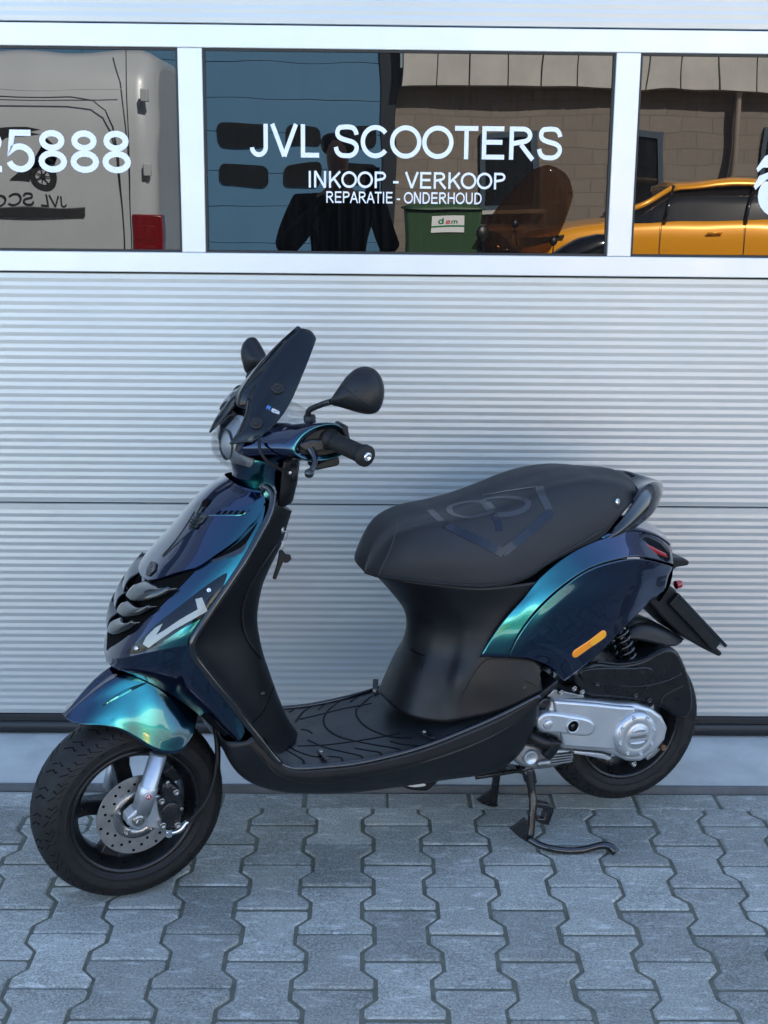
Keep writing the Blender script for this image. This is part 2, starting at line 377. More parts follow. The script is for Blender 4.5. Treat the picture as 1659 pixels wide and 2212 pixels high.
_S = [(.815, .70), (.79, .80), (.70, .90), (.55, 1-_h+.005), (.38, 1-_h), (.23, .90), (.165, .77), (.20, .65), (.33, .575), (.50, .53), (.68, .48), (.80, .39), (.82, .27), (.74, .14), (.60, _h), (.45, _h-.004), (.28, .09), (.16, .19), (.115, .33)]
def _smooth(p): return [(q.x, q.y) for q in crs([(a, c_, 0) for a, c_ in p], 44)]
def text_mesh(txt, bold=False):
    """plain grotesque lettering drawn with an even pen -> points with x 0..1, y 0..1 and faces"""
    t = ST*(1.5 if bold else 1.); V = []; Fc = []; D = []; x0 = 0.; k = 0
    for ch in txt:
        adv, strokes = GLY[ch]
        if strokes and strokes[0] is None:
            sc = 1. if ch == 'S' else .74
            strokes = [[(a*sc, c_*sc) for a, c_ in _smooth(_S)]]
        for stv in strokes:
            n = len(stv); closed = n > 8 and abs(stv[0][0]-stv[-1][0])+abs(stv[0][1]-stv[-1][1]) < 1e-6
            base = len(V)
            for i, (x, y) in enumerate(stv):
                pa = stv[i-1] if i else (stv[-2] if closed else None); pb = stv[i+1] if i < n-1 else (stv[1] if closed else None)
                def dr(p, q):
                    L = math.hypot(q[0]-p[0], q[1]-p[1]) or 1.; return ((q[0]-p[0])/L, (q[1]-p[1])/L)
                d1 = dr(pa, (x, y)) if pa else None; d2 = dr((x, y), pb) if pb else None
                d1 = d1 or d2; d2 = d2 or d1
                mx, my = -(d1[1]+d2[1]), d1[0]+d2[0]; L = math.hypot(mx, my) or 1.; mx /= L; my /= L
                cosh = max(.45, mx*-d1[1]+my*d1[0]); w = t/2/cosh
                for sg in (1, -1): V.append((x0+x+mx*w*sg, y+my*w*sg)); D.append(k % 5)
            for i in range(n-1): Fc.append((base+2*i, base+2*i+1, base+2*i+3, base+2*i+2))
            k += 1
        x0 += adv
    V = np.array(V); V[:, 0] -= V[:, 0].min(); V[:, 0] /= V[:, 0].max(); V[:, 1] -= max(0., V[:, 1].min()) if False else 0
    return V, Fc, D
def lettering(name, txt, P00, ux, uy, material, parent, thick=.0004, mirror=False, bold=False):
    """lays txt into the parallelogram P00 + x*ux + y*uy"""
    v, f, dd = text_mesh(txt, bold); P00, ux, uy = Vector(P00), Vector(ux), Vector(uy); n = ux.cross(uy).normalized()*thick
    mb = MB(); mb.add([P00+ux*x+uy*y+n*(1+.25*d_) for (x, y), d_ in zip(v, dd)], f)
    return mb.build(name, material, parent, fix=False)
def wray(px, py): return cf + crt*((px-PW/2)/FPX) - cup*((py-PH/2)/FPX)
def on_y(px, py, Y):
    d = wray(px, py); return cam_pos + d*(Y/d.y)
def on_z(px, py, z=0.):
    d = wray(px, py); return cam_pos + d*((z-CAM_H)/d.z)

# ------------------------------------------------------------------ setting: ground, paving, threshold
DOOR_Y = 3.583
mb = MB(); mb.add([(-120, -140, -.075), (120, -140, -.075), (120, 60, -.075), (-120, 60, -.075)], [(0, 1, 2, 3)])
tag(mb.build('ground', 'asphalt'), kind='structure')
mb = MB(); mb.box((-9, -8, -.07), (9, 3.25, -.0042)); paving = tag(mb.build('paving', 'sand'), kind='structure')
def hw(y): 
    y = abs(y); return .0565 if y <= .034 else (.0825 if y >= .066 else .0565+.026*(y-.034)/.032)
def behaton(name, y0=-.1, y1=.1, gap=.0030, bev=.006, H=.06):
    ys = [y for y in (-.1, -.090, -.066, -.034, .034, .066, .090, .1) if y0-1e-6 <= y <= y1+1e-6]
    if y1 not in ys: ys.append(y1)
    if y0 not in ys: ys.insert(0, y0)
    half = [(hw(y) - (.004 if abs(abs(y)-.1) < 1e-6 else 0), y) for y in ys]
    def ring(off, z):
        pts = []
        for h, y in half:
            yy = y
            if abs(y-ys[0]) < 1e-6: yy = y+off
            elif abs(y-ys[-1]) < 1e-6: yy = y-off
            pts.append((h-off, yy))
        out = pts + [(-x, y) for x, y in reversed(pts)]
        return [(x, y, z) for x, y in out]
    rings = [ring(gap, -H), ring(gap, -bev*1.1), ring(gap+bev*.35, -bev*.35), ring(gap+bev, 0)]
    n = len(rings[0]); v = sum(rings, []); f = []
    for k in range(3):
        for i in range(n): f.append((k*n+i, k*n+(i+1) % n, (k+1)*n+(i+1) % n, (k+1)*n+i))
    f.append(tuple(range(3*n, 4*n)))
    me = bpy.data.meshes.new(name); me.from_pydata(v, [], f); me.materials.append(M['paver']); me.update(); return me
full, halfn = behaton('paver'), behaton('paver_cut', -.1, .0)
me_r = bpy.data.meshes.new('paver_row')
def rect_mesh(w, h, gap=.003, bev=.006, H=.06):
    v = []; f = []
    for off, z in ((gap, -H), (gap, -bev*1.1), (gap+bev*.35, -bev*.35), (gap+bev, 0)):
        v += [(-w/2+off, -h/2+off, z), (w/2-off, -h/2+off, z), (w/2-off, h/2-off, z), (-w/2+off, h/2-off, z)]
    for k in range(3):
        for i in range(4): f.append((k*4+i, k*4+(i+1) % 4, (k+1)*4+(i+1) % 4, (k+1)*4+i))
    f.append((12, 13, 14, 15)); return v, f
v, f = rect_mesh(.211, .094); me_r.from_pydata(v, [], f); me_r.materials.append(M['paver']); me_r.update()
def put_paver(me, x, y):
    o = bpy.data.objects.new('paver', me); C.objects.link(o); o.parent = paving
    o.location = (x+random.gauss(0, .0008), y+random.gauss(0, .0008), random.gauss(0, .0009)-.0006)
    o.rotation_euler = (random.gauss(0, .0045), random.gauss(0, .0045), random.gauss(0, .004))
    if random.random() < .5 and me is not halfn: o.rotation_euler.z += math.pi
TOPY = 3.156
far_mb = MB()
fv = [tuple(p.co) for p in full.vertices]; ff = [tuple(p.vertices) for p in full.polygons]
n_pav = 0
for ci in range(-40, 41):
    cx = .2225 + ci*.139
    base = 2.673 if ci % 2 == 0 else 2.573
    for ri in range(-46, 4):
        cy = base + ri*.1985
        if cy-.1 > TOPY-.02 or abs(cx) > 5.4: continue
        near = abs(cx) < 1.32 and cy > 1.62
        if cy+.1 > TOPY+.02:
            if abs(cx) < 1.35: put_paver(halfn, cx, cy); n_pav += 1
            continue
        if near: put_paver(full, cx, cy); n_pav += 1
        elif cy > -6: far_mb.add([(x+cx, y+cy, z-.0006) for x, y, z in fv], ff)
for i in range(-9, 10):
    x = .592 + i*.211
    if abs(x) < 1.5: put_paver(me_r, x, TOPY+.047)
far = far_mb.build('paver_field', 'paver', paving, fix=False); far['kind'] = 'stuff'

# concrete threshold with a steel edge
mb = MB(); mb.box((-3.2, 3.262, -.06), (3.2, 4.2, .016)); sill = mb.build('threshold', 'concrete', bevel=.003); tag(sill, kind='structure')
mb = MB(); mb.box((-3.2, 3.250, -.06), (3.2, 3.2605, .0175)); mb.build('steel_edge', 'edge_steel', sill)

# ------------------------------------------------------------------ garage building and sectional door
bld = tag(empty('warehouse', (0, DOOR_Y, 0)), 'grey warehouse front that holds the silver sectional door', 'building')
mb = MB(); mb.box((-14, .14, -.05), (-2.62, .5, 6.)); mb.build('wall', 'facade', bld)
mb = MB(); mb.box((2.42, .14, -.05), (14, .5, 6.)); mb.build('wall', 'facade', bld)
mb = MB(); mb.box((-2.618, .14, 3.15), (2.418, .5, 6.)); mb.build('lintel', 'facade', bld)
mb = MB(); mb.box((-14, .502, 5.7), (14, 9, 5.99)); mb.build('roof', 'facade', bld)
mb = MB(); mb.box((-14.05, .05, 5.95), (14.05, .55, 6.08)); mb.build('roof_edge', 'edge_steel', bld)
mb = MB(); mb.box((-2.7, .9, .0), (2.5, .95, 3.3)); mb.build('inner_wall', 'dark_gap', bld)

door = tag(empty('sectional_door', (0, DOOR_Y, 0)), 'silver ribbed sectional garage door with a strip of lettered windows', 'garage door')
DX0, DX1 = -2.6, 2.4
def ribbed(z0, z1):
    """one door section: horizontal micro-ribs, top faces to the sky, under faces to the ground"""
    pitch = .0201; mb = MB(); prof = [(.004, z0), (.0, z0+.002)]
    z = z0+.004
    while z + pitch < z1-.003:
        prof += [(.0, z), (-.00105, z+pitch*.5)]
        z += pitch
    prof += [(0, z), (0, z1-.002), (.004, z1)]
    # prof: (y, z); negative y = towards the camera
    G = [[(x, y, zz) for x in (DX0, DX1)] for y, zz in prof]
    mb.grid(G, smooth=False)
    mb.box((DX0, .005, z0+.001), (DX1, .04, z1-.001))
    return mb
for z0, z1 in ((.076, .6813), (.6837, 1.2945), (1.9085, 2.517), (2.521, 3.13)):
    ribbed(z0, z1).build('panel', 'door_skin', door, fix=False)
mb = MB(); mb.box((DX0, .012, .0755), (DX1, .03, 3.13)); mb.build('section_backing', 'dark_gap', door)
mb = MB(); mb.box((DX0, -.006, .056), (DX1, .03, .0755)); mb.build('bottom_rail', 'seal', door, bevel=.002)
mb = MB()
mb.lathe([(.0, 0), (.022, 0), (.022, 5.0), (.0, 5.0)], (DX0, .012, .0375), (1, 0, 0), n=16); mb.build('bottom_seal', 'seal', door)
# window section: rails, mullions, glazing beads, panes
ZB, ZT = 1.349, 1.850
MUL = [(-2.6, -2.5677), (-1.5677, -1.5065), (-.4725, -.4115), (.6215, .6825), (1.7165, 1.7775), (2.36, 2.4)]
mb = MB(); mb.box((DX0, -.012, 1.2985), (DX1, .011, ZB)); mb.build('window_rail', 'window_frame', door, bevel=.002)
mb = MB(); mb.box((DX0, -.012, ZT), (DX1, .011, 1.9045)); mb.build('window_rail', 'window_frame', door, bevel=.002)
for a, b in MUL:
    mb = MB(); mb.box((a, -.0115, ZB+.0005), (b, .011, ZT-.0005)); mb.build('mullion', 'window_frame', door, bevel=.002)
panes = []
for (a, b), (c, d) in zip(MUL[:-1], MUL[1:]):
    fr = MB()
    for lo, hi in (((b+.0004, -.005, ZB+.0006), (b+.006, .011, ZT-.0006)), ((c-.006, -.005, ZB+.0006), (c-.0004, .011, ZT-.0006)),
                   ((b+.0062, -.005, ZB+.0006), (c-.0062, .011, ZB+.006)), ((b+.0062, -.005, ZT-.006), (c-.0062, .011, ZT-.0006))): fr.box(lo, hi)
    p = MB(); p.box((b+.005, .004, ZB+.005), (c-.005, .010, ZT-.005)); po = p.build('window_pane', 'pane_glass', door)
    fr.build('glazing_bead', 'seal', po); panes.append(po)
GY = DOOR_Y+.0035
def vinyl(txt, x0, x1, yt, yb, pane, name='lettering', ref=None):
    # box given by its corners in the photograph, laid on the pane
    ym = (yt+yb)/2
    a = on_y(x0, yb, GY); b = on_y(x1, yb+(x1-x0)*.0098, GY); t = on_y(x0, yt, GY)
    P0 = Vector((a.x, .0035, a.z)); lettering(name, txt, P0, (b.x-a.x, 0, 0), (0, 0, t.z-a.z), 'white_vinyl', pane, thick=.0006)
pc, pl, pr = panes[2], panes[1], panes[3]
vinyl('JVL SCOOTERS', 540, 1213, 267, 339, pc)
vinyl('INKOOP - VERKOOP', 667, 1091, 369, 405, pc)
vinyl('REPARATIE - ONDERHOUD', 705, 1040, 413, 438, pc)
vinyl('25888', -54, 284, 279, 371, pl)
def pane_poly(pts, pane, name, material='white_vinyl', off=.003):
    P = [on_y(x, y, GY) for x, y in pts]; mb = MB(); mb.prism([(p.x, off, p.z) for p in P], (0, .0005, 0)); return mb.build(name, material, pane)
def ring_pts(cx, cy, r0, r1, a0=0, a1=360, n=24):
    o = [(cx+r1*math.cos(R(a0+(a1-a0)*i/n)), cy+r1*math.sin(R(a0+(a1-a0)*i/n))) for i in range(n+1)]
    return o + [(cx+r0*math.cos(R(a1-(a1-a0)*i/n)), cy+r0*math.sin(R(a1-(a1-a0)*i/n))) for i in range(n+1)]
pane_poly([(1652, 338), (1690, 318), (1700, 330), (1672, 352), (1659, 362), (1648, 362), (1637, 372), (1634, 364)], pr, 'scooter_emblem')
pane_poly([(1640, 380), (1660, 372), (1700, 372), (1690, 400), (1668, 392), (1650, 392), (1632, 410), (1628, 402)], pr, 'scooter_emblem')
pane_poly(ring_pts(1683, 425, 24, 46), pr, 'scooter_emblem')
pane_poly(ring_pts(1683, 425, 0.5, 13), pr, 'scooter_emblem')

# ------------------------------------------------------------------ the yard behind the camera (seen mirrored in the panes)
MIRY = 2*(DOOR_Y+.004)
def mir(px, py, Y):
    """point on the plane y = -Y that the panes show at this place"""
    p = on_y(px, py, MIRY+Y); return Vector((p.x, -Y, p.z))
BY = 14.0
opp = tag(empty('opposite_building', (0, -BY, 0)), 'brown block building across the yard with grey fascia', 'building')
xa = mir(858, 300, BY).x; xt = mir(600, 188, BY).z; 
zf = mir(1100, 190, BY).z
mb = MB(); mb.box((xa, -8, -.05), (22, 0, zf+.3)); mb.build('wall', 'block_wall', opp)
for i in range(40):
    x = xa+.02+i*.52
    if x > 21: break
    mb = MB(); mb.box((x+.008, -.2, zf), (x+.512, .30, zf+1.9)); mb.build('fascia_panel', 'opp_fascia', opp, bevel=.006)
mb = MB(); mb.box((xa, -8, zf+1.9), (22, .28, zf+2.2)); mb.build('roof', 'opp_fascia', opp)
def opening(x0, x1, y0, y1):
    a, b = mir(x0, y1, BY), mir(x1, y0, BY)
    mb = MB()
    for lo, hi in (((a.x, .002, a.z), (a.x+.09, .07, b.z)), ((b.x-.09, .002, a.z), (b.x, .07, b.z)), ((a.x+.0905, .002, b.z-.09), (b.x-.0905, .07, b.z)), ((a.x+.0905, .002, a.z), (b.x-.0905, .07, a.z+.07))): mb.box(lo, hi)
    w = mb.build('window', 'opp_frame', opp)
    g = MB(); g.box((a.x+.0905, .002, a.z+.0705), (b.x-.0905, .03, b.z-.0905)); g.build('pane', 'car_glass', w)
    s = MB(); s.box((a.x-.05, .002, a.z-.06), (b.x+.05, .16, a.z-.002)); s.build('sill', 'opp_fascia', w)
opening(1030, 1166, 283, 456); opening(1312, 1437, 283, 458); opening(1632, 1790, 275, 456)
dp = mir(1574, 300, BY); mb = MB(); mb.tube([(dp.x, .14, 0), (dp.x, .14, zf-.1), (dp.x, .2, zf+.05)], .05, 12); mb.build('downpipe', 'pipe_zinc', opp)
blu = tag(empty('blue_workshop', (0, -BY, 0)), 'blue steel workshop front with a sectional door and rounded windows', 'building')
mb = MB(); mb.box((-9, -8, -.05), (xa-.22, .0, 5.5)); mb.build('wall', 'opp_blue', blu)
mb = MB(); mb.box((xa-.219, -.4, -.05), (xa-.005, .05, 5.5)); mb.build('corner_post', 'opp_dark', blu)
for k in range(9):
    mb = MB(); mb.box((-4.2, .002, .02+k*.52), (xa-.24, .03, .02+k*.52+.512)); mb.build('door_section', 'opp_blue', blu, bevel=.004)
for y0, y1 in ((272, 318), (354, 400)):
    for x0, x1 in ((473, 578), (614, 690), (738, 815)):
        a, b = mir(x0, y1, BY-.03), mir(x1, y0, BY-.03); rr = .09; pts = []
        for qx, qz, st in ((b.x-rr, b.z-rr, 0), (a.x+rr, b.z-rr, 90), (a.x+rr, a.z+rr, 180), (b.x-rr, a.z+rr, 270)):
            pts += [(qx+rr*math.cos(R(st+15*i)), .0305, qz+rr*math.sin(R(st+15*i))) for i in range(7)]
        mb = MB(); mb.prism(pts, (0, .03, 0)); mb.build('door_window', 'car_glass', blu)

# delivery van parked beside the photographer, its side to the door
VY = 4.6
vc = mir(300, 300, VY).x
van = tag(empty('delivery_van', (vc, -VY, 0)), 'pale grey delivery van with a black scooter emblem on its side', 'van')
secs = []
def vsec(x, inset, top):
    y1, y0 = -inset, -2.0+inset
    return [Vector((x, y, z)) for y, z in ((y1-.04, .28), (y1, .45), (y1, 1.25), (y1-.02, 1.75), (y1-.10, top-.28), (y1-.22, top-.06), (y1-.5, top), (y0+.5, top), (y0+.22, top-.06), (y0+.10, top-.28), (y0+.02, 1.75), (y0, 1.25), (y0, .45), (y0+.04, .28))]
G = [vsec(.13, .16, 2.40), vsec(.10, .06, 2.48), vsec(.03, .01, 2.52), vsec(-.05, 0, 2.54), vsec(-3.6, 0, 2.54), vsec(-4.2, .03, 2.42)]
for x, t, ins in ((-4.7, 1.95, .06), (-5.0, 1.55, .08), (-5.5, 1.25, .12), (-5.75, .95, .2)):
    s = vsec(x, ins, 2.5)
    for p in s:
        if p.z > t: p.z = t - (.02 if abs(p.y+1) > .8 else 0)
    G.append(s)
mb = MB(); mb.grid(G, cv=True); mb.f.append(tuple(range(14))); mb.sm.append(False)
mb.f.append(tuple(len(mb.v)-14+i for i in range(14))); mb.sm.append(False)
vb = mb.build('body', 'van_paint', van, bevel=.0)
def van_strip(name, pts, r, material='seal'):
    P = [mir(x, y, VY) for x, y in pts]; mb = MB(); mb.tube([(p.x-vc, .002, p.z) for p in P], r, 6); return mb.build(name, material, van)
van_strip('panel_groove', [(-160, 208), (0, 208), (150, 210), (205, 218), (235, 240), (250, 275), (258, 330), (262, 420), (268, 540)], .006)
van_strip('body_seam', [(262, 60), (268, 160), (276, 320), (284, 560)], .004)
van_strip('body_crease', [(-160, 190), (262, 195)], .004, 'van_paint')
a, b = mir(-160, 467, VY), mir(190, 449, VY); mb = MB(); mb.box((a.x-vc-3, -.01, a.z), (b.x-vc, .025, b.z)); mb.build('side_trim', 'seal', van, bevel=.006)
a, b = mir(288, 560, VY), mir(349, 464, VY)
tl = MB(); tl.box((a.x-vc, -.14, a.z-.2), (b.x-vc, .022, b.z)); tlo = tl.build('tail_light', 'van_lens', van, bevel=.012)
for k_ in range(3):
    t2 = MB(); t2.box((a.x-vc+.02, .0225, a.z-.15+.16*k_), (b.x-vc-.06, .027, a.z-.04+.16*k_)); t2.build('lamp_cell', 'van_lens', tlo, bevel=.004)
for z in (1.52, 2.1):
    mb = MB(); mb.box((.02, -.02, z), (.09, .035, z+.10)); mb.build('hinge', 'van_paint', van, bevel=.008)
lettering('lettering', 'JVL SCOOTERS', (mir(147, 447, VY).x-vc, .004, mir(147, 447, VY).z), (-1.12, 0, 0), (0, 0, .105), 'black_print', van)
def van_poly(pts, name='scooter_emblem'):
    P = [mir(x, y, VY) for x, y in pts]; mb = MB(); mb.prism([(p.x-vc, .003, p.z) for p in P], (0, .001, 0)); mb.build(name, 'black_print', van)
van_poly(ring_pts(94, 380, 18, 31)); van_poly(ring_pts(94, 380, .5, 6))
for k in range(7):
    a = R(k*51.4); van_poly([(94+5*math.cos(a-.3), 380+5*math.sin(a-.3)), (94+19*math.cos(a-.06), 380+19*math.sin(a-.06)), (94+19*math.cos(a+.06), 380+19*math.sin(a+.06)), (94+5*math.cos(a+.3), 380+5*math.sin(a+.3))])
van_poly([(16, 388), (40, 368), (66, 366), (76, 345), (100, 340), (122, 352), (110, 342), (128, 330), (118, 312), (106, 300), (116, 330), (90, 334), (70, 350), (62, 392)])
van_poly([(-160, 292), (0, 280), (60, 278), (95, 284), (60, 290), (10, 296), (-20, 320), (-160, 330)])
for wx in (-.95, -4.55):
    w = MB(); w.lathe([(0, -.1), (.2, -.1), (.21, -.02), (.32, 0), (.345, -.05), (.345, -.2), (.3, -.22), (0, -.22)], (wx, .0, .345), (0, 1, 0), 28); w.build('wheel', 'rubber', van)
    w = MB(); w.lathe([(0, -.015), (.08, -.01), (.17, .0), (.2, .005), (.205, -.03)], (wx, .003, .345), (0, 1, 0), 28); w.build('hub_cap', 'cast_alu', van)
mb = MB(); mb.box((.11, -1.9, .32), (.24, -.10, .55)); mb.build('bumper', 'black_plastic', van, bevel=.03)

# orange hatchback further back
CY = 10.6
cx0 = mir(1262, 540, CY).x; cx1 = cx0+2.62
car = tag(empty('parked_car', (cx0, -CY, 0)), 'orange five-door hatchback parked across the yard', 'car')
st = [(-.86, .30, .62, .60, .62), (-.78, .22, .70, .80, .72), (-.4, .2, .85, .86, .84), (.1, .2, .93, .88, .93), (.55, .2, .97, .90, .98), (1.2, .2, .98, .90, 1.02), (2.0, .2, 1.0, .90, 1.03), (2.7, .2, 1.02, .90, 1.04), (3.2, .24, 1.0, .88, 1.02), (3.42, .32, .9, .8, .95), (3.5, .45, .75, .7, .8)]
G = []
for x, zb, zs, hwid, zt in st:
    r = [(-.0, zb), (hwid-.06, zb), (hwid, zb+.15), (hwid+.005, (zb+zs)/2), (hwid-.02, zs-.06), (hwid-.10, zt), (hwid-.3, zt+.02), (0, zt+.03)]
    ring = [Vector((x, -.9+h, z)) for h, z in r] + [Vector((x, -.9-h, z)) for h, z in reversed(r[1:-1])]
    G.append(ring)
mb = MB(); mb.grid(G, cv=True); nn = len(G[0]); mb.f.append(tuple(range(nn))); mb.sm.append(False); mb.f.append(tuple(len(mb.v)-nn+i for i in range(nn))); mb.sm.append(False)
mb.build('body', 'car_paint', car, sub=1)
G = []
for x, zt, h in ((.42, .98, .70), (.8, 1.22, .66), (1.2, 1.42, .62), (1.7, 1.475, .60), (2.3, 1.46, .60), (2.8, 1.38, .60), (3.15, 1.2, .64), (3.38, 1.0, .68)):
    r = [(.82, .96), (h+.5*(.80-h), .96+.5*(zt-.96)), (h+.02, zt-.03)]
    G.append([Vector((x, -.9+a, z)) for a, z in r]+[Vector((x, -.9-a, z)) for a, z in reversed(r)])
mb = MB(); mb.grid(G); mb.build('glass', 'car_glass', car)
G = []
for x, zt, h in ((1.12, 1.40, .60), (1.25, 1.445, .63), (1.7, 1.49, .62), (2.3, 1.475, .62), (2.8, 1.395, .62), (3.05, 1.30, .62)):
    G.append([Vector((x, -.9+a, zt+dz)) for a, dz in ((h+.06, -.05), (h-.02, 0), (h*.5, .02), (-h*.5, .02), (-h+.02, 0), (-h-.06, -.05))])
mb = MB(); mb.grid(G); mb.build('roof', 'car_paint', car, solid=-.03)
for xp in (1.05, 2.05):
    mb = MB(); mb.tube([(xp+.0, -.03, .97), (xp+.05, -.16, 1.2), (xp+.12, -.27, 1.45)], .028, 8); mb.build('pillar', 'black_gloss', car)
mb = MB(); mb.tube([(.36, -.09, .99), (.75, -.2, 1.21), (1.15, -.27, 1.42)], .035, 8); mb.build('pillar', 'car_paint', car)
for xd in (1.0, 2.05):
    mb = MB(); mb.tube([(xd, .001, .95), (xd-.02, .008, .6), (xd, .0, .3)], .005, 6); mb.build('door_seam', 'seal', car)
    mb = MB(); mb.tube([(xd+.55, .012, .84), (xd+.64, .02, .85), (xd+.76, .012, .85)], .014, 8); mb.build('door_handle', 'car_paint', car)
mb = MB(); G = [[Vector((-.80+t*.5+.02, -.16+t*.13+v*.02, .66+t*.10+v*.09*(1-.6*t))) for v in (0, .5, 1)] for t in np.linspace(0, 1, 6)]; mb.grid(G); mb.build('headlight', 'car_glass', car, solid=-.02)
for wx in (0, 2.62):
    w = MB(); w.lathe([(0, -.02), (.05, -.01), (.2, -.03), (.215, .01), (.30, .0), (.32, -.04), (.32, -.2), (0, -.2)], (wx, .03, .32), (0, 1, 0), 28); w.build('wheel', 'rubber', car)
    w = MB(); w.lathe([(.32, .0), (.36, .012), (.38, 0)], (wx, -.006, .32), (0, 1, 0), 28); w.build('wheel_arch', 'black_plastic', car)

# wheelie bin
NB = 12.4
a, b = mir(874, 550, NB), mir(1040, 440, NB)
binn = tag(empty('wheelie_bin', ((a.x+b.x)/2, -NB-.3, 0)), 'green wheelie bin with a white label in front of the block wall', 'bin')
bw = (b.x-a.x)/2; zt = b.z
mb = MB(); lo, hi = .82, 1.
mb.add([(-bw*lo, -.28, .05), (bw*lo, -.28, .05), (bw*lo, .25, .05), (-bw*lo, .25, .05), (-bw, -.33, zt-.09), (bw, -.33, zt-.09), (bw, .3, zt-.09), (-bw, .3, zt-.09)], [(0, 3, 2, 1), (4, 5, 6, 7), (0, 1, 5, 4), (1, 2, 6, 5), (2, 3, 7, 6), (3, 0, 4, 7)])
mb.build('body', 'bin_green', binn, bevel=.03)
mb = MB(); G = [[Vector((x*bw*1.06, y, zt-.09+.085*(1-abs(x)**4)*(1-abs((y+.02)/.36)**4)+.004)) for x in np.linspace(-1, 1, 9)] for y in np.linspace(-.37, .34, 9)]; mb.grid(G); mb.build('lid', 'bin_green', binn, solid=-.01)
for sx in (-1, 1):
    w = MB(); w.lathe([(0, -.03), (.1, -.03), (.1, .03), (0, .03)], (sx*bw*.8, -.3, .1), (1, 0, 0), 20); w.build('wheel', 'rubber', binn)
p0, p1 = mir(930, 505, NB-.0), mir(999, 467, NB)
ox = binn.location.x
mb = MB(); mb.box((p0.x-ox, .30, p0.z), (p1.x-ox, .302, p1.z)); lab = mb.build('sticker', 'white_print', binn)
lw_ = p1.x-p0.x; lh = p1.z-p0.z
mb = MB(); mb.box((p0.x-ox, .3022, p0.z+lh*.32), (p1.x-ox, .3032, p0.z+lh*.42)); mb.build('stripe', 'green_print', lab)
for ch, i, mt in (('m', 0, 'green_print'), ('s', 1, 'red_print'), ('b', 2, 'green_print')):
    lettering('lettering', ch, (p1.x-ox-lw_*(.2+.2*i), .3025, p0.z+lh*.5), (-lw_*(.18 if i != 1 else .14), 0, 0), (0, 0, lh*(.26 if i < 2 else .36)), mt, lab, bold=True)

# stack of pallets by the bin
PY = 12.9
for k in range(5):
    pa = mir(1045, 548, PY); t = empty('pallet', (pa.x+.6, -PY-.45, .02+k*.15)); 
    tag(t, ['lowest pallet of the stack under the dark window', 'second pallet from the ground in the stack', 'middle pallet of the stack beside the green bin', 'second pallet from the top of the stack', 'topmost pallet of the stack under the dark window'][k], 'pallet', 'stacked pallets')
    for j in range(5):
        mb = MB(); mb.box((-.6, -.4+j*.165, .12), (.6, -.4+j*.165+.13, .142)); mb.build('plank', 'wood', t)
    for sx in (-.53, 0, .53):
        mb = MB(); mb.box((sx-.05, -.4, .0), (sx+.05, .4, .1195)); mb.build('bearer', 'wood', t)

# second scooter behind the photographer: tall tinted screen, mirrors, body
SY = 9.2
sp = mir(1125, 540, SY)
sco = tag(empty('parked_scooter', (sp.x, -SY, 0), 0), 'dark scooter with a tall brown tinted windscreen in the yard', 'scooter')
def spx(x, y, dy=0.):
    p = mir(x, y, SY-dy); return Vector((p.x-sp.x, dy, p.z))
rl = [crs([spx(1012, 540, .15), spx(1055, 480, .16), spx(1100, 425, .18), spx(1150, 365, .2)], 14), crs([spx(1075, 545, .30), spx(1110, 480, .30), spx(1160, 410, .3), spx(1185, 352, .27)], 14),
      crs([spx(1145, 548, .22), spx(1190, 480, .24), spx(1225, 420, .24), spx(1222, 368, .22)], 14), crs([spx(1180, 545, .05), spx(1218, 480, .06), spx(1240, 420, .08), spx(1234, 385, .12)], 14)]
mb = MB(); mb.grid(across(rl, 16)); mb.build('windscreen', 'tint_screen', sco, solid=.004)
for (x, y, r) in ((1042, 508, 17), (1190, 522, 9), (1120, 488, 8)):
    c = spx(x, y, .34); mb = MB(); rr = r*17/2950; mb.lathe([(0, -.03), (rr*.7, -.02), (rr, .0), (rr*.8, .02), (0, .025)], c, (.3, 1, .1), 18); mb.build('mirror', 'black_plastic', sco)
    mb = MB(); mb.tube([c, c+Vector((.01, -.05, -.12)), c+Vector((.03, -.12, -.25))], .008, 8); mb.build('mirror_stalk', 'black_metal', sco)
bx = [[Vector((x, .26*math.cos(a)*s, z+h*math.sin(a))) for a in np.linspace(0, 2*math.pi, 17)[:-1]] for x, s, z, h in ((-.55, .3, .55, .12), (-.45, .8, .6, .3), (-.2, .8, .55, .4), (.1, .7, .35, .14), (.45, .8, .5, .25), (.9, .8, .72, .2), (1.2, .4, .75, .08))]
mb = MB(); mb.grid(bx, cv=True); mb.build('body', 'black_gloss', sco, sub=1)
for wx in (-.45, .85):
    w = MB(); w.lathe([(.12, -.04), (.13, -.05), (.2, -.055), (.235, -.02), (.235, .02), (.2, .055), (.13, .05), (.12, .04), (.04, .03), (0, .03)], (wx, 0, .235), (0, 1, 0), 28); w.build('wheel', 'rubber', sco)

# the photographer
def skin(name, chains, material, parent, sub=2):
    """chains: lists of (point, radius); points shared by position are welded"""
    V = []; Rr = []; Ed = []; idx = {}
    for ch in chains:
        last = None
        for p, r in ch:
            k = tuple(round(x, 4) for x in p)
            if k not in idx: idx[k] = len(V); V.append(k); Rr.append(r)
            i = idx[k]
            if last is not None and last != i: Ed.append((last, i))
            last = i
    me = bpy.data.meshes.new(name); me.from_pydata(V, Ed, []); o = link(name, me, material, parent)
    md = o.modifiers.new('skin', 'SKIN'); md.use_smooth_shade = True
    for i, r in enumerate(Rr):
        sv = me.skin_vertices[0].data[i]; rr = r if isinstance(r, tuple) else (r, r); sv.radius = rr; sv.use_root = (i == 0)
    md = o.modifiers.new('sub', 'SUBSURF'); md.levels = sub; md.render_levels = sub
    return o
person = tag(empty('person', (-.155, -.42, 0)), 'person in a black sweater holding up a phone, mirrored in the window', 'person')
arms = []
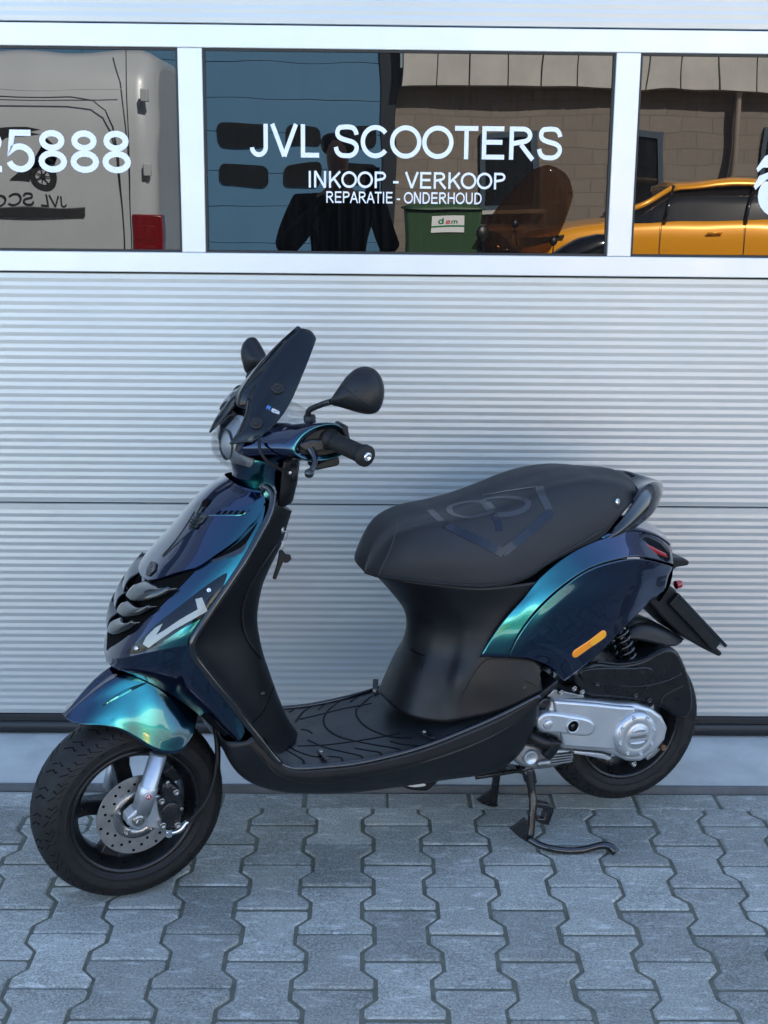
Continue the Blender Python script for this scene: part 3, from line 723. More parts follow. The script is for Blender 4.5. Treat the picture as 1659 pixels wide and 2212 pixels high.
for s in (-1, 1):
    arms.append([((0, 0, 1.36), (.11, .075)), ((.19*s, 0, 1.40), .05), ((.29*s, .02, 1.13), .052), ((.17*s+.06, .2, 1.36), .04), ((.10*s+.09, .27, 1.46), .03), ((.085*s+.10, .30, 1.51), (.035, .018))])
torso = [((0, 0, .98), (.13, .09)), ((0, 0, 1.12), (.11, .08)), ((0, 0, 1.36), (.11, .075)), ((0, .0, 1.49), .058), ((0, .02, 1.54), .055), ((0, .03, 1.60), (.075, .09)), ((0, .02, 1.70), (.078, .095)), ((0, .015, 1.745), .05)]
legs = [[((0, 0, .98), (.13, .09)), ((.10*s, 0, .90), .085), ((.11*s, .015, .5), .058), ((.12*s, -.01, .09), .042), ((.125*s, .05, .04), .04), ((.13*s, .15, .03), .035)] for s in (-1, 1)]
fingers = []
for s in (-1, 1):
    hx = .085*s+.10
    for k in range(4):
        z0 = 1.50+.018*k; fingers.append([((hx, .30, 1.51), (.035, .018)), ((hx+.012*s, .335, z0), .0095), ((hx-.02*s, .35, z0+.006), .0088), ((hx-.045*s, .335, z0+.008), .0075)])
    fingers.append([((.10*s+.09, .27, 1.46), .03), ((hx-.03*s, .285, 1.49), .011), ((hx-.045*s, .30, 1.52), .009)])
skin('body', [torso]+arms+legs+fingers, 'skin', person)
cl = [[((0, 0, .93), (.15, .12)), ((0, 0, 1.12), (.15, .12)), ((0, 0, 1.36), (.165, .12)), ((0, 0, 1.47), .09)]]
for s in (-1, 1): cl.append([((0, 0, 1.36), (.165, .12)), ((.2*s, 0, 1.39), .075), ((.30*s, .03, 1.14), .066), ((.17*s+.06, .2, 1.36), .052), ((.12*s+.085, .255, 1.44), .042)])
skin('sweater', cl, 'cloth_black', person)
skin('trousers', [[((0, 0, .97), (.17, .12)), ((.10*s, 0, .88), .105), ((.112*s, .01, .5), .075), ((.122*s, -.01, .10), .06)] for s in (-1, 1)], 'denim', person)
skin('hair', [[((0, -.03, 1.63), (.10, .10)), ((0, -.01, 1.70), (.118, .12)), ((0, .0, 1.775), .09)]], 'hair', person)
mb = MB(); mb.box((-.036, -.02, 1.475), (.036, -.0125, 1.625)); ph = mb.build('phone', 'black_gloss', bevel=.003)
ph.location = (0.03, -.04, -.04); tag(ph, 'black phone held up in both hands by the photographer', 'phone')

# ------------------------------------------------------------------ the scooter
# root frame: x forward along the scooter, y to its left (towards the camera), z up; origin on the ground under the rear axle
SA = R(20); WB = 1.235
es = Vector((-math.cos(SA), -math.sin(SA), 0)); ew = Vector((math.sin(SA), -math.cos(SA), 0)); ez = Vector((0, 0, 1))
SO = Vector((-.512, 2.755, 0)) - es*WB
scoot = tag(empty('motor_scooter', SO, math.pi+SA), 'glossy blue to teal pearl scooter with black seat, parked before the garage door', 'scooter')
def to_loc(v): return Vector((v.dot(es), v.dot(ew), v.dot(ez)))
CP = to_loc(cam_pos-SO)
def lray(px, py): return to_loc(wray(px, py))
class Frame:
    def __init__(s, A0=(0, 0, 0), Rm=None):
        s.A = Vector(A0); s.R = Rm or Matrix.Identity(3); s.n = s.R @ Vector((0, 1, 0)); s.x = s.R @ Vector((1, 0, 0)); s.z = s.R @ Vector((0, 0, 1))
    def at(s, px, py, w):
        d = lray(px, py); return CP + d*((w-(CP-s.A).dot(s.n))/d.dot(s.n))
    def mir(s, p): p = Vector(p); return p - s.n*(2*(p-s.A).dot(s.n))
    def loc(s, a, w, b): return s.A + s.x*a + s.n*w + s.z*b
    def turn(s, p): return s.A + s.R @ (Vector(p)-s.A)
BODY = Frame()
RAKE = R(22); STEER = R(9)
STA = Vector((1.19, 0, .27)); STD = Vector((-math.sin(RAKE), 0, math.cos(RAKE)))
FORK = Frame(STA, Matrix.Rotation(STEER, 3, STD))
ZO = {1: (388.8, 674., .3125), 2: (190.1, 1019.6, .3125), 3: (43.2, 1425.7, .3125), 4: (743.1, 976.4, .4167), 5: (1019.6, 1278.8, .3542), 0: (0, 0, 1.), 6: (518.5, 1382.6, .3647)}
def pt(z, x, y, w, F=BODY):
    a, b, k = ZO[z]; return F.at(a+k*x, b+k*y, w)
def rail(z, pts, F=BODY, w=None):
    return [pt(z, p[0], p[1], p[2] if len(p) > 2 else w, F) for p in pts]
def loft(name, rails, material, parent, nu=40, nv=None, sym=None, solid=.003, keep=False, mirror_copy=None, closed=False):
    """rails outer -> centre; sym = frame to mirror across (last rail lies on the centre plane)"""
    rr = [crs(r, nu) for r in rails]
    if sym: rr = rr + [[sym.mir(p) for p in r] for r in reversed(rr[:-1])]
    G = across(rr, nv or (len(rr)-1)*6+1)
    mb = MB(); mb.grid(G); o = mb.build(name, material, parent)
    # outward normals: away from the scooter's spine
    me = o.data; c = Vector((0, 0, 0))
    for v in me.vertices: c += v.co
    c /= len(me.vertices)
    if solid:
        md = o.modifiers.new('solid', 'SOLIDIFY'); md.thickness = abs(solid); md.offset = 0
    if mirror_copy:
        G2 = [[mirror_copy.mir(p) for p in row] for row in G]
        m2 = MB(); m2.grid(G2); o2 = m2.build(name, material, parent)
        if solid:
            md = o2.modifiers.new('solid', 'SOLIDIFY'); md.thickness = abs(solid); md.offset = 0
    return o
def bvh_of(*objs):
    V = []; Fc = []
    for o in objs:
        k = len(V); V += [v.co.copy() for v in o.data.vertices]; Fc += [tuple(i+k for i in p.vertices) for p in o.data.polygons]
    return BVHTree.FromPolygons(V, Fc)
def hit(bv, z, x, y):
    a, b, k = ZO[z]; d = lray(a+k*x, b+k*y).normalized(); h = bv.ray_cast(CP, d)
    if h[0] is None: return None
    n = h[1] if h[1].dot(d) < 0 else -h[1]
    return h[0], n
def strip(name, bv, z, pts, width, material, parent, off=.0012, closed=False, n=None, taper=False, lift=.0, sink=.004, edge=.6):
    """a thin raised band that follows a surface"""
    P3 = crs([(p[0], p[1], 0) for p in pts], n or max(8, len(pts)*6), closed)
    H = [hit(bv, z, p.x, p.y) for p in P3]; H = [h for h in H if h]
    if len(H) < 2: return None
    mb = MB(); G = []
    for i, (p, nn) in enumerate(H):
        if closed: t = H[(i+1) % len(H)][0]-H[i-1][0]
        else: t = H[min(i+1, len(H)-1)][0]-H[max(i-1, 0)][0]
        t.normalize(); b = t.cross(nn).normalized()
        f = 1.
        if taper: f = max(.05, math.sin(math.pi*(i+.3)/(len(H)-.4)))**.6
        w = width*f/2
        G.append([p-b*w*1.02-nn*sink, p-b*w+nn*(off*edge), p+nn*(off+lift), p+b*w+nn*(off*edge), p+b*w*1.02-nn*sink])
    mb.grid(G, cu=closed); o = mb.build(name, material, parent); o.data.set_sharp_from_angle(angle=R(35)); return o
def pull(bv, z, x, y, cx, cy, f):
    for k in range(40):
        h = hit(bv, z, cx+(x-cx)*f, cy+(y-cy)*f)
        if h: return h
        f *= .97
    raise ValueError('off surface')
from mathutils.geometry import delaunay_2d_cdt
def patch(name, bv, z, poly, material, parent, off=.0015, n=0, sink=.004, step=None):
    """an inlay: the outline laid on a surface, filled with small triangles that follow it"""
    if n: P = [(q.x, q.y) for q in crs([(p[0], p[1], 0) for p in poly], max(n, 40), True)]
    else:
        P = []
        for k in range(len(poly)):
            a, c = poly[k], poly[(k+1) % len(poly)]; L = math.hypot(c[0]-a[0], c[1]-a[1]); m_ = max(1, int(L/14))
            P += [(a[0]+(c[0]-a[0])*i/m_, a[1]+(c[1]-a[1])*i/m_) for i in range(m_)]
    def inside(x, y):
        r = False
        for k in range(len(P)):
            (x0, y0), (x1, y1) = P[k-1], P[k]
            if (y0 > y) != (y1 > y) and x < (x1-x0)*(y-y0)/(y1-y0)+x0: r = not r
        return r
    xs = [p[0] for p in P]; ys = [p[1] for p in P]; st = step or max(8, min(22, (max(xs)-min(xs)+max(ys)-min(ys))/40))
    pts = [Vector(p) for p in P]; nb = len(P)
    y = min(ys)+st/2; r_ = 0
    while y < max(ys):
        x = min(xs)+st*(.5 if r_ % 2 else .25)
        while x < max(xs):
            if inside(x, y) and min((x-q[0])**2+(y-q[1])**2 for q in P) > (st*.45)**2: pts.append(Vector((x, y)))
            x += st
        y += st*.87; r_ += 1
    V, E_, Fc, *_ = delaunay_2d_cdt(pts, [(k, (k+1) % nb) for k in range(nb)], [], 1, 1e-5)
    cx = sum(xs)/nb; cy = sum(ys)/nb; out = []; low = []
    for v in V:
        h = pull(bv, z, v.x, v.y, cx, cy, 1.); out.append(h[0]+h[1]*off); low.append(h[0]-h[1]*sink)
    cnt = {}
    for f in Fc:
        for k in range(len(f)):
            e = (f[k-1], f[k]); cnt.setdefault(frozenset(e), []).append(e)
    sk = [e[0] for e in cnt.values() if len(e) == 1]; m_ = len(out); fs = [tuple(f) for f in Fc]; ver = list(out)
    used = {}
    for a, c in sk:
        for q in (a, c):
            if q not in used: used[q] = len(ver); ver.append(low[q])
    sm = [True]*len(fs)
    for a, c in sk: fs.append((a, used[a], used[c], c)); sm.append(False)
    mb = MB(); mb.v = [tuple(v) for v in ver]; mb.f = fs; mb.sm = sm
    o = mb.build(name, material, parent); o.data.set_sharp_from_angle(angle=R(40)); return o
def disc(name, c, ax, prof, material, parent, n=28):
    mb = MB(); mb.lathe(prof, c, ax, n); return mb.build(name, material, parent)
def bolt(name, c, ax, r, h, material, parent, socket=True):
    mb = MB(); mb.lathe([(0, h*.55 if socket else h), (r*.45, h*.55 if socket else h), (r*.5, h), (r*.85, h), (r, h*.8), (r, -.004)], c, ax, 16); return mb.build(name, material, parent)
def slab(name, z, poly, w0, w1, material, parent, F=BODY, bevel=.003, n=0):
    """outline in the plane w = w1 (near face), pushed back to w0"""
    P = rail(z, [(p[0], p[1]) for p in poly], F, w1)
    if n: P = crs(P, n, True)
    mb = MB(); mb.prism(P, -F.n*(w1-w0)); return mb.build(name, material, parent, bevel=bevel, seg=3)
Y = Vector((0, 1, 0))

# --- wheels
def tyre_prof(Rr, wid, rr):
    h = wid/2
    return [(rr, h*.80), (rr+.006, h*.90), (rr+.012, h*.955), (rr+.0125, h*.972), (rr+.0145, h*.972), (rr+.015, h*.962), (rr+.02, h*.985), (rr+(Rr-rr)*.45, h*1.0), (rr+(Rr-rr)*.5, h*1.005), (rr+(Rr-rr)*.52, h*.985), (rr+(Rr-rr)*.68, h*.93), (rr+(Rr-rr)*.85, h*.75), (Rr-.0025, h*.42), (Rr, 0)]
def make_wheel(name, c, F, Rr, wid, rr, label=None):
    def spin(prof, n=72):
        full_ = prof + [(r, -h) for r, h in reversed(prof[:-1])]
        mb = MB(); mb.lathe(full_, c, F.n, n); return mb
    h = wid/2
    rim = MB()
    barrel = [(rr+.0035, h*.83), (rr+.001, h*.88), (rr-.004, h*.88), (rr-.008, h*.80), (rr-.0125, h*.62), (rr-.022, h*.45), (rr-.024, 0)]
    full_ = barrel + [(r, -q) for r, q in reversed(barrel[:-1])] + [(rr-.018, -h*.3), (rr-.016, h*.3)]
    rim.lathe(full_, c, F.n, 72, closed=True)
    rim.lathe([(.0, .036), (.026, .036), (.034, .028), (.036, -.03), (.0, -.034)], c, F.n, 28)
    ro = rim.build(name, 'rim_black', scoot)
    for k in range(5):
        a = R(80+72*k); d = F.x*math.cos(a)+F.z*math.sin(a); t = -F.x*math.sin(a)+F.z*math.cos(a)
        sec = []
        for r, wd_, y0, y1 in ((.028, .021, -.02, .024), (.06, .019, -.016, .018), (.095, .0185, -.014, .014), (rr-.012, .025, -.016, .020)):
            sec.append([c+d*r+t*wd_+F.n*y0, c+d*r+t*wd_*.92+F.n*y1, c+d*r-t*wd_*.92+F.n*y1, c+d*r-t*wd_+F.n*y0])
        mb = MB(); mb.grid(sec, cv=True, smooth=False); mb.build('spoke', 'rim_black', ro, bevel=.003)
    ty = spin(tyre_prof(Rr, wid, rr), 96).build('tyre', 'rubber', ro)
    # tread: zig-zag grooves that run from shoulder to shoulder line
    gm = MB(); prof = [(rr, h*.80), (rr+.006, h*.90), (rr+.02, h*.985), (rr+(Rr-rr)*.45, h*1.0), (rr+(Rr-rr)*.68, h*.93), (rr+(Rr-rr)*.85, h*.75), (Rr-.0025, h*.42), (Rr, 0)]
    def surf(u, a):   # u 0 = crown centre, 1 = shoulder end
        k = (1-u)*(len(prof)-1); i = min(int(k), len(prof)-2); f = k-i
        r = prof[i][0]*(1-f)+prof[i+1][0]*f; hh = prof[i][1]*(1-f)+prof[i+1][1]*f
        return r+.0003, hh
    def on(u, a, sgn):
        r, hh = surf(abs(u), a); d = F.x*math.cos(a)+F.z*math.sin(a); return c+d*r+F.n*(hh*sgn)
    for k in range(22):
        a0 = 2*math.pi*k/22
        for sgn in (-1, 1):
            for path, gw in ((((.03, 0.0), (.14, .075), (.20, .06), (.34, .19), (.41, .175), (.52, .29), (.60, .285), (.63, .235)), .0021), (((.05, .10), (.16, .17), (.22, .155), (.36, .28), (.42, .27), (.50, .34)), .0017), (((.30, .06), (.40, .13), (.46, .12), (.56, .20)), .0016)):
                P = [on(u, a0+da+(0 if sgn > 0 else .1), sgn) for u, da in path]; Q = []
                for i in range(len(P)-1):
                    for q in range(4): Q.append(P[i]+(P[i+1]-P[i])*q/4)
                Q.append(P[-1])
                G = []
                for i, p in enumerate(Q):
                    t = (Q[min(i+1, len(Q)-1)]-Q[max(i-1, 0)]).normalized(); nn = (p-c); nn = (nn-F.n*nn.dot(F.n)*.4).normalized(); b = t.cross(nn).normalized()*gw*.75
                    G.append([p-b+nn*.0003, p+b+nn*.0003])
                gm.grid(G, smooth=True)
    g = gm.build('tread_groove', 'groove', ro, fix=False); g['kind'] = 'stuff'
    return ro
FC = FORK.turn((1.235, 0, .2125))
fw = make_wheel('front_wheel', FC, FORK, .2125, .118, .143)
RC = Vector((.010, 0, .240))
rw = make_wheel('rear_wheel', RC, BODY, .2055, .122, .138)
# valve on the front rim
mb = MB(); va = pt(3, 400, 1050, .01, FORK); mb.tube([va, pt(3, 440, 1020, .02, FORK)], .004, 8); mb.build('valve', 'black_plastic', fw)
# brake disc with holes
DW = .058
DC = FC+FORK.n*DW
dk = MB(); dk.lathe([(.047, 0), (.047, .0035), (.0915, .0035), (.0915, 0)], DC, FORK.n, 80, closed=True); dsk = dk.build('brake_disc', 'disc_steel', fw, bevel=.0004)
dk = MB(); dk.lathe([(.034, .0005), (.034, .0045), (.0555, .0045), (.0565, .0005)], DC, FORK.n, 64, closed=True); dk.build('disc_carrier', 'steel', fw)
hm = MB()
for k in range(10):
    for j, rr_ in enumerate((.064, .074, .084)):
        a = R(36*k+13*j); q = DC+(FORK.x*math.cos(a)+FORK.z*math.sin(a))*rr_
        hm.lathe([(0, .0038), (.0033, .0038), (.0033, .002)], q, FORK.n, 12, smooth=False)
ho = hm.build('disc_hole', 'groove', dsk, fix=False); ho['kind'] = 'stuff'
for k in range(5):
    a = R(72*k+20); bolt('disc_bolt', DC+(FORK.x*math.cos(a)+FORK.z*math.sin(a))*.046, FORK.n, .0055, .0085, 'steel', fw)
for tx, zx, zy, ww in (('LX', 690, 935, 24), ('0961', 622, 1070, 30), ('MIN', 735, 1180, 36)):
    p = pt(3, zx, zy+16, DW+.0047, FORK); lettering('lettering', tx, p, FORK.x*-(ww*.3125/1000), FORK.z*.005, 'groove', dsk, thick=.0003)

# --- fork, caliper, hose
FL = .090
ft, fb = pt(3, 985, 560, FL, FORK), pt(3, 815, 1115, FL, FORK)
fd = (fb-ft).normalized(); Lf = (fb-ft).length
fm_ = pt(3, 893, 865, FL, FORK); lm = (fm_-ft).length
mb = MB(); mb.lathe([(.0, .03), (.0185, .03), (.0185, lm), (.0195, lm+.001), (.021, lm+.004), (.0212, lm+.06), (.0205, Lf-.03), (.0195, Lf-.012), (.017, Lf+.008), (.011, Lf+.015), (0, Lf+.016)], ft, fd, 32); fk = mb.build('fork_leg', 'silver', scoot)
ft2, fb2 = FORK.mir(ft), FORK.mir(fb); mb = MB(); mb.lathe([(.0, .03), (.0185, .03), (.0185, lm), (.021, lm+.004), (.0205, Lf-.03), (.017, Lf+.008), (0, Lf+.012)], ft2, (fb2-ft2), 24); mb.build('fork_leg', 'silver', scoot)
slab('axle_clamp', 3, [(800, 1040), (830, 1032), (880, 1045), (890, 1075), (880, 1140), (860, 1168), (770, 1158), (742, 1140), (745, 1090), (770, 1070)], FL-.02, FL+.014, 'silver', fk, FORK, .004)
mb = MB(); q = pt(3, 818, 1108, FL+.016, FORK)
mb.lathe([(0, .004), (.0125, .004), (.0135, .002), (.0135, -.004)], q, FORK.n, 24); mb.lathe([(0, .011), (.007, .011), (.0085, .0095), (.0085, .003)], q, FORK.n, 6, smooth=False); mb.build('axle_bolt', 'steel', fk)
mb = MB(); mb.tube([FC-FORK.n*.1, FC+FORK.n*.1], .008, 12); mb.build('axle', 'steel', fw)
bc = pt(3, 888, 945, FL+.0205, FORK); bax = (FORK.n - fd*FORK.n.dot(fd)).normalized()
bdg = disc('fork_badge', bc, bax, [(0, .0022), (.0062, .0022), (.0064, .0008), (.0066, -.002)], 'badge_red', fk); disc('badge_rim', bc, bax, [(.0063, .0023), (.0082, .0025), (.0088, .001), (.0088, -.003)], 'silver', fk)
for k in range(3):
    a = R(90+120*k); d2 = bax.cross(fd).normalized()*math.cos(a)-fd*math.sin(a); mb = MB(); mb.lathe([(0, .0026), (.0016, .0026), (.0016, .001)], bc+d2*.0024, bax, 10); mb.build('badge_emblem', 'white_vinyl', bdg)
slab('caliper_bracket', 3, [(905, 955), (945, 938), (975, 942), (1000, 958), (1003, 985), (985, 1002), (968, 1022), (965, 1060), (972, 1090), (990, 1115), (1010, 1130), (1010, 1152), (995, 1166), (960, 1168), (880, 1158), (860, 1120), (880, 1040)], .070, .080, 'silver', fk, FORK, .0025)
cal = slab('brake_caliper', 3, [(975, 885), (1000, 850), (1040, 845), (1075, 870), (1105, 885), (1118, 930), (1135, 985), (1135, 1050), (1120, 1110), (1100, 1150), (1050, 1172), (1010, 1168), (990, 1120), (965, 1060), (960, 1000), (985, 950)], .035, .088, 'black_metal', scoot, FORK, .008, n=40)
disc('caliper_cap', pt(3, 1040, 1045, .088, FORK), FORK.n, [(0, .004), (.019, .004), (.0215, .0025), (.022, -.002)], 'black_metal', cal)
for x, y, mt in ((975, 972, 'steel'), (984, 1140, 'steel'), (1076, 910, 'steel'), (1086, 1136, 'steel')):
    bolt('caliper_bolt', pt(3, x, y, .088, FORK), FORK.n, .0078, .006, mt, cal)
bolt('bleed_nipple', pt(3, 1110, 1020, .088, FORK), FORK.n, .0042, .008, 'steel', cal, False)
mb = MB(); mb.tube(crs(rail(3, [(1018, 880), (1018, 850), (1030, 835)], FORK, .088), 8), .005, 8); mb.build('bleed_screw', 'steel', cal)
mb = MB(); mb.tube(crs(rail(3, [(1010, 1185), (1040, 1195), (1085, 1185), (1115, 1165), (1140, 1135), (1160, 1115)], FORK, .085), 14), [.004, .006, .0055, .0055, .0055, .005, .006, .0065, .0065, .0065, .0065, .005, .005, .005], 10)
mb.lathe([(0, .008), (.007, .008), (.0075, .0), (.0075, -.01), (0, -.01)], pt(3, 1028, 1190, .085, FORK), FORK.z, 6, smooth=False); mb.build('hose_fitting', 'chrome', cal)
mb = MB(); mb.tube(crs(rail(3, [(1150, 1125, .085), (1220, 1060, .085), (1290, 965, .08), (1335, 850, .07), (1355, 740, .06), (1362, 620, .05), (1350, 500, .04), (1320, 350, .03)], FORK), 40), .0042, 8); mb.build('brake_hose', 'rubber', scoot)
mb = MB(); mb.tube(crs(rail(3, [(1366, 745, .06), (1366, 600, .05), (1352, 480, .04), (1330, 400, .03)], FORK), 14), .0065, 8); mb.build('hose_guide', 'black_plastic', scoot)

# --- front mudguard
fen = loft('front_mudguard', [
    rail(3, [(316, 402, 0.0123), (370, 432, 0.0330), (440, 447, 0.0530), (560, 455, 0.0699), (700, 488, 0.0840), (830, 565, 0.0940), (920, 622, 0.1040), (1010, 650, 0.1080), (1090, 645, 0.1080), (1150, 600, 0.1040), (1195, 520, 0.0950)], FORK),
    rail(3, [(313, 396, 0.0091), (375, 402, 0.0259), (450, 395, 0.0432), (565, 380, 0.0589), (700, 375, 0.0727), (830, 410, 0.0813), (920, 450, 0.0900), (1000, 480, 0.0951), (1080, 480, 0.0951), (1150, 460, 0.0900), (1220, 420, 0.0822)], FORK),
    rail(3, [(311, 391, 0.0054), (385, 360, 0.0169), (470, 320, 0.0292), (580, 275, 0.0416), (710, 235, 0.0522), (830, 225, 0.0593), (920, 235, 0.0670), (1000, 265, 0.0720), (1080, 300, 0.0720), (1160, 320, 0.0677), (1240, 330, 0.0600)], FORK),
    rail(3, [(310, 388, 0.0025), (395, 318, 0.0087), (485, 245, 0.0158), (590, 170, 0.0233), (700, 115, 0.0303), (820, 85, 0.0361), (920, 90, 0.0397), (1010, 120, 0.0433), (1100, 165, 0.0433), (1190, 220, 0.0397), (1270, 280, 0.0361)], FORK),
    rail(3, [(309, 386, 0), (400, 302, 0), (495, 215, 0), (600, 132, 0), (700, 75, 0), (820, 40, 0), (930, 45, 0), (1030, 75, 0), (1130, 125, 0), (1220, 190, 0), (1300, 260, 0)], FORK)],
    'pearl_paint', scoot, nu=64, sym=FORK)
fbv = bvh_of(fen)
strip('crease', fbv, 3, [(572, 318), (640, 272), (720, 225), (800, 188), (878, 156)], .008, 'pearl_paint', fen, off=.003, taper=True)

# --- front shield (painted): upper bow and lower flank
EDGE = [(1208, 130, .10), (1222, 260, .125), (1165, 450, .155), (1080, 610, .172), (985, 755, .182), (890, 890, .187), (800, 1020, .190), (735, 1125, .190), (712, 1195, .188)]
NOSE = [(962, 38), (860, 118), (750, 248), (590, 470), (440, 650), (330, 805), (237, 975), (166, 1130), (120, 1268)]
nr = crs(rail(2, NOSE, w=0), 48); er = crs(rail(2, EDGE), 48)
G = []
for i in range(48):
    A_, B_ = nr[i], er[i]; row = []; q = .62+.1*(i/47)
    for j in range(25):
        th = math.pi/2*j/24; cc = math.cos(th)**1.15; ss = math.sin(th)**.95
        row.append(Vector((B_.x+(A_.x-B_.x)*cc, B_.y*ss, A_.z+(B_.z-A_.z)*(ss**1.5))))
    G.append([Vector((p.x, -p.y, p.z)) for p in reversed(row[1:])]+row)
mb = MB(); mb.grid(G); shield = mb.build('front_shield', 'pearl_paint', scoot, solid=.0)
G_shield = G

bow = [G[-1][24+j] for j in range(25)]     # lower rim of the bow, centre -> edge
T = [bow[j] for j in (0, 5, 10, 15, 20, 24)] + rail(2, [(728, 1285, .192), (812, 1388, .190), (955, 1560, .182), (1050, 1690, .175), (1085, 1800, .172)])
Bm = rail(2, [(128, 1318, 0), (170, 1348, .03), (230, 1375, .05), (310, 1405, .065), (400, 1442, .075), (500, 1495, .080), (590, 1548, .085), (680, 1610, .09), (780, 1690, .10), (880, 1780, .115), (985, 1848, .135)])
Tm = crs(T, 60); Bmm = crs(Bm, 60)
Md = [(a+b)/2 + Vector((.008*math.sin(math.pi*i/59), .016*min(1, i/12), -.004)) for i, (a, b) in enumerate(zip(Tm, Bmm))]
G = across([Tm, Md, Bmm], 17); mb = MB(); mb.grid(G); mb.grid([[BODY.mir(p) for p in r] for r in G]); mb.build('shield_flank', 'pearl_paint', scoot)
sbv = bvh_of(shield)
SG = G_shield
def shield_pt(i, j):
    j = max(0, min(48, j)); i = max(0., min(46.999, i)); i0 = int(i); j0 = min(int(j), 47); fi, fj = i-i0, j-j0
    return (SG[i0][j0]*(1-fi)+SG[i0+1][j0]*fi)*(1-fj)+(SG[i0][j0+1]*(1-fi)+SG[i0+1][j0+1]*fi)*fj
def shield_n(i, j):
    n_ = (shield_pt(i+.6, j)-shield_pt(i-.6, j)).cross(shield_pt(i, j+.6)-shield_pt(i, j-.6)).normalized()
    return n_ if n_.x > 0 else -n_
# raised bonnet with a beak over the grille
ends = []
for x, y in ((1212, 215), (1185, 315), (1120, 395), (1060, 460), (900, 580), (770, 658), (620, 702), (520, 735), (430, 752), (400, 742)):
    h = hit(sbv, 2, x, y)
    if h:
        best = min(((SG[i][j]-h[0]).length, i, j) for i in range(48) for j in range(24, 49)); ends.append((best[2], best[1]))
ends.sort(); ej = [e[0] for e in ends]; ei = [e[1] for e in ends]
G = []
for q in range(0, 61):
    j = q*48/60; ie = float(np.interp(abs(j-24)+24, ej, ei)); row = []
    for v in range(31):
        i = .5+(ie-.5)*v/30; row.append(shield_pt(i, j)+shield_n(i, j)*(.0075*min(1, v/8)))
    row.append(shield_pt(ie, j)+shield_n(ie, j)*.003+Vector((.0, 0, -.002))); row.append(shield_pt(ie-1, j)-shield_n(ie, j)*.003)
    G.append(row)
mb = MB(); mb.grid(G); bonnet = mb.build('bonnet', 'pearl_paint', scoot); bonnet.data.set_sharp_from_angle(angle=R(45))
hbv2 = bvh_of(bonnet, shield)
# dark liner that closes the bow towards the wheel
In = [Vector((p.x-.012, p.y*.85, p.z+.03)) for p in Bmm]; up = [Vector((p.x*.35+.705, p.y*.5, p.z+.17)) for p in Bmm]
G = across([Bmm, In, up], 9); mb = MB(); mb.grid(G); mb.grid([[BODY.mir(p) for p in r] for r in G])
cen = [[BODY.mir(p)*(1-t)+p*t for t in (0, .25, .5, .75, 1)] for p in up]; mb.grid(cen); mb.build('wheel_liner', 'black_plastic', scoot)

# front cover details: grille scoops, smoked indicator, air slits, emblem
def fpatch(name, poly, material, off=.002, n=0, parent=None, bv=None): return patch(name, bv or sbv, 2, poly, material, parent or shield, off, n)
BN = dict(bv=hbv2, parent=bonnet)
fpatch('grille_cavity', [(400, 745), (520, 742), (640, 712), (760, 655), (660, 770), (600, 830), (470, 960), (300, 1110), (185, 1195), (140, 1220), (128, 1235), (165, 1140), (235, 985), (330, 815)], 'groove', .0012, n=60)
def scoop(pts_top, pts_low, lift):
    a = [hit(sbv, 2, x, y) for x, y in pts_top]; b = [hit(sbv, 2, x, y) for x, y in pts_low]
    A3 = crs([h[0]+h[1]*.002 for h in a], 20); B3 = crs([h[0]+h[1]*lift for h in b], 20)
    M3 = [(p+q)/2+Vector((.008, .0, .006)) for p, q in zip(A3, B3)]
    L3 = [q+Vector((-.014, 0, -.001)) for q in B3]
    G = across([A3, M3, B3, L3], 16); mb = MB(); mb.grid(G); mb.build('grille_scoop', 'black_gloss', shield, solid=.002)
scoop([(410, 748), (450, 760), (500, 776), (540, 795), (575, 808), (600, 815)], [(300, 882), (340, 902), (400, 905), (470, 893), (540, 862), (600, 822)], .014)
scoop([(322, 880), (348, 900), (380, 920), (410, 935), (440, 942), (465, 942)], [(238, 986), (275, 1010), (330, 1012), (385, 998), (430, 972), (470, 945)], .014)
scoop([(240, 1000), (262, 1015), (290, 1030), (310, 1040), (330, 1045), (350, 1045)], [(172, 1115), (200, 1130), (240, 1125), (280, 1110), (320, 1085), (352, 1050)], .012)
fpatch('side_opening', [(1175, 345), (1130, 395), (1060, 470), (960, 545), (850, 612), (940, 590), (1040, 545), (1085, 500), (1130, 430)], 'groove', .0015, n=30)
fpatch('side_blade', [(1100, 490), (1050, 530), (930, 588), (850, 618), (930, 600), (1060, 562)], 'black_gloss', .004, n=20)
for x0 in (880, 920, 960, 1000, 1040):
    fpatch('air_slit', [(x0, 297), (x0+28, 268), (x0+46, 268), (x0+20, 297)], 'groove', .0012, **BN)
strip('crease', hbv2, 2, [(745, 270), (830, 298), (880, 300), (990, 300), (1065, 296), (1120, 262)], .004, 'pearl_paint', bonnet, off=.0022, taper=True)
fpatch('centre_vent', [(738, 300), (830, 300), (800, 350), (705, 405), (712, 340)], 'black_gloss', .003, **BN)
for k in range(3):
    strip('vent_louvre', hbv2, 2, [(722+6*k*-1, 330+24*k), (760-6*k, 345+22*k), (795-14*k, 322+22*k)], .004, 'black_plastic', bonnet, off=.006)
strip('bonnet_line', hbv2, 2, [(738, 270), (690, 350), (600, 480), (510, 585), (530, 575), (620, 490), (720, 395), (830, 302)], .005, 'black_gloss', bonnet, off=.002)
fpatch('badge_recess', [(745, 285), (745, 235), (790, 200), (835, 190), (830, 220), (800, 260), (770, 288)], 'black_gloss', .002, n=20, **BN)
fpatch('lock_cap', [(795, 240), (800, 210), (825, 190), (845, 192), (835, 220), (815, 240)], 'groove', .0035, n=14, **BN)
fpatch('emblem', [(405, 715), (415, 660), (445, 620), (478, 632), (472, 680), (430, 720)], 'black_satin', .003, **BN)
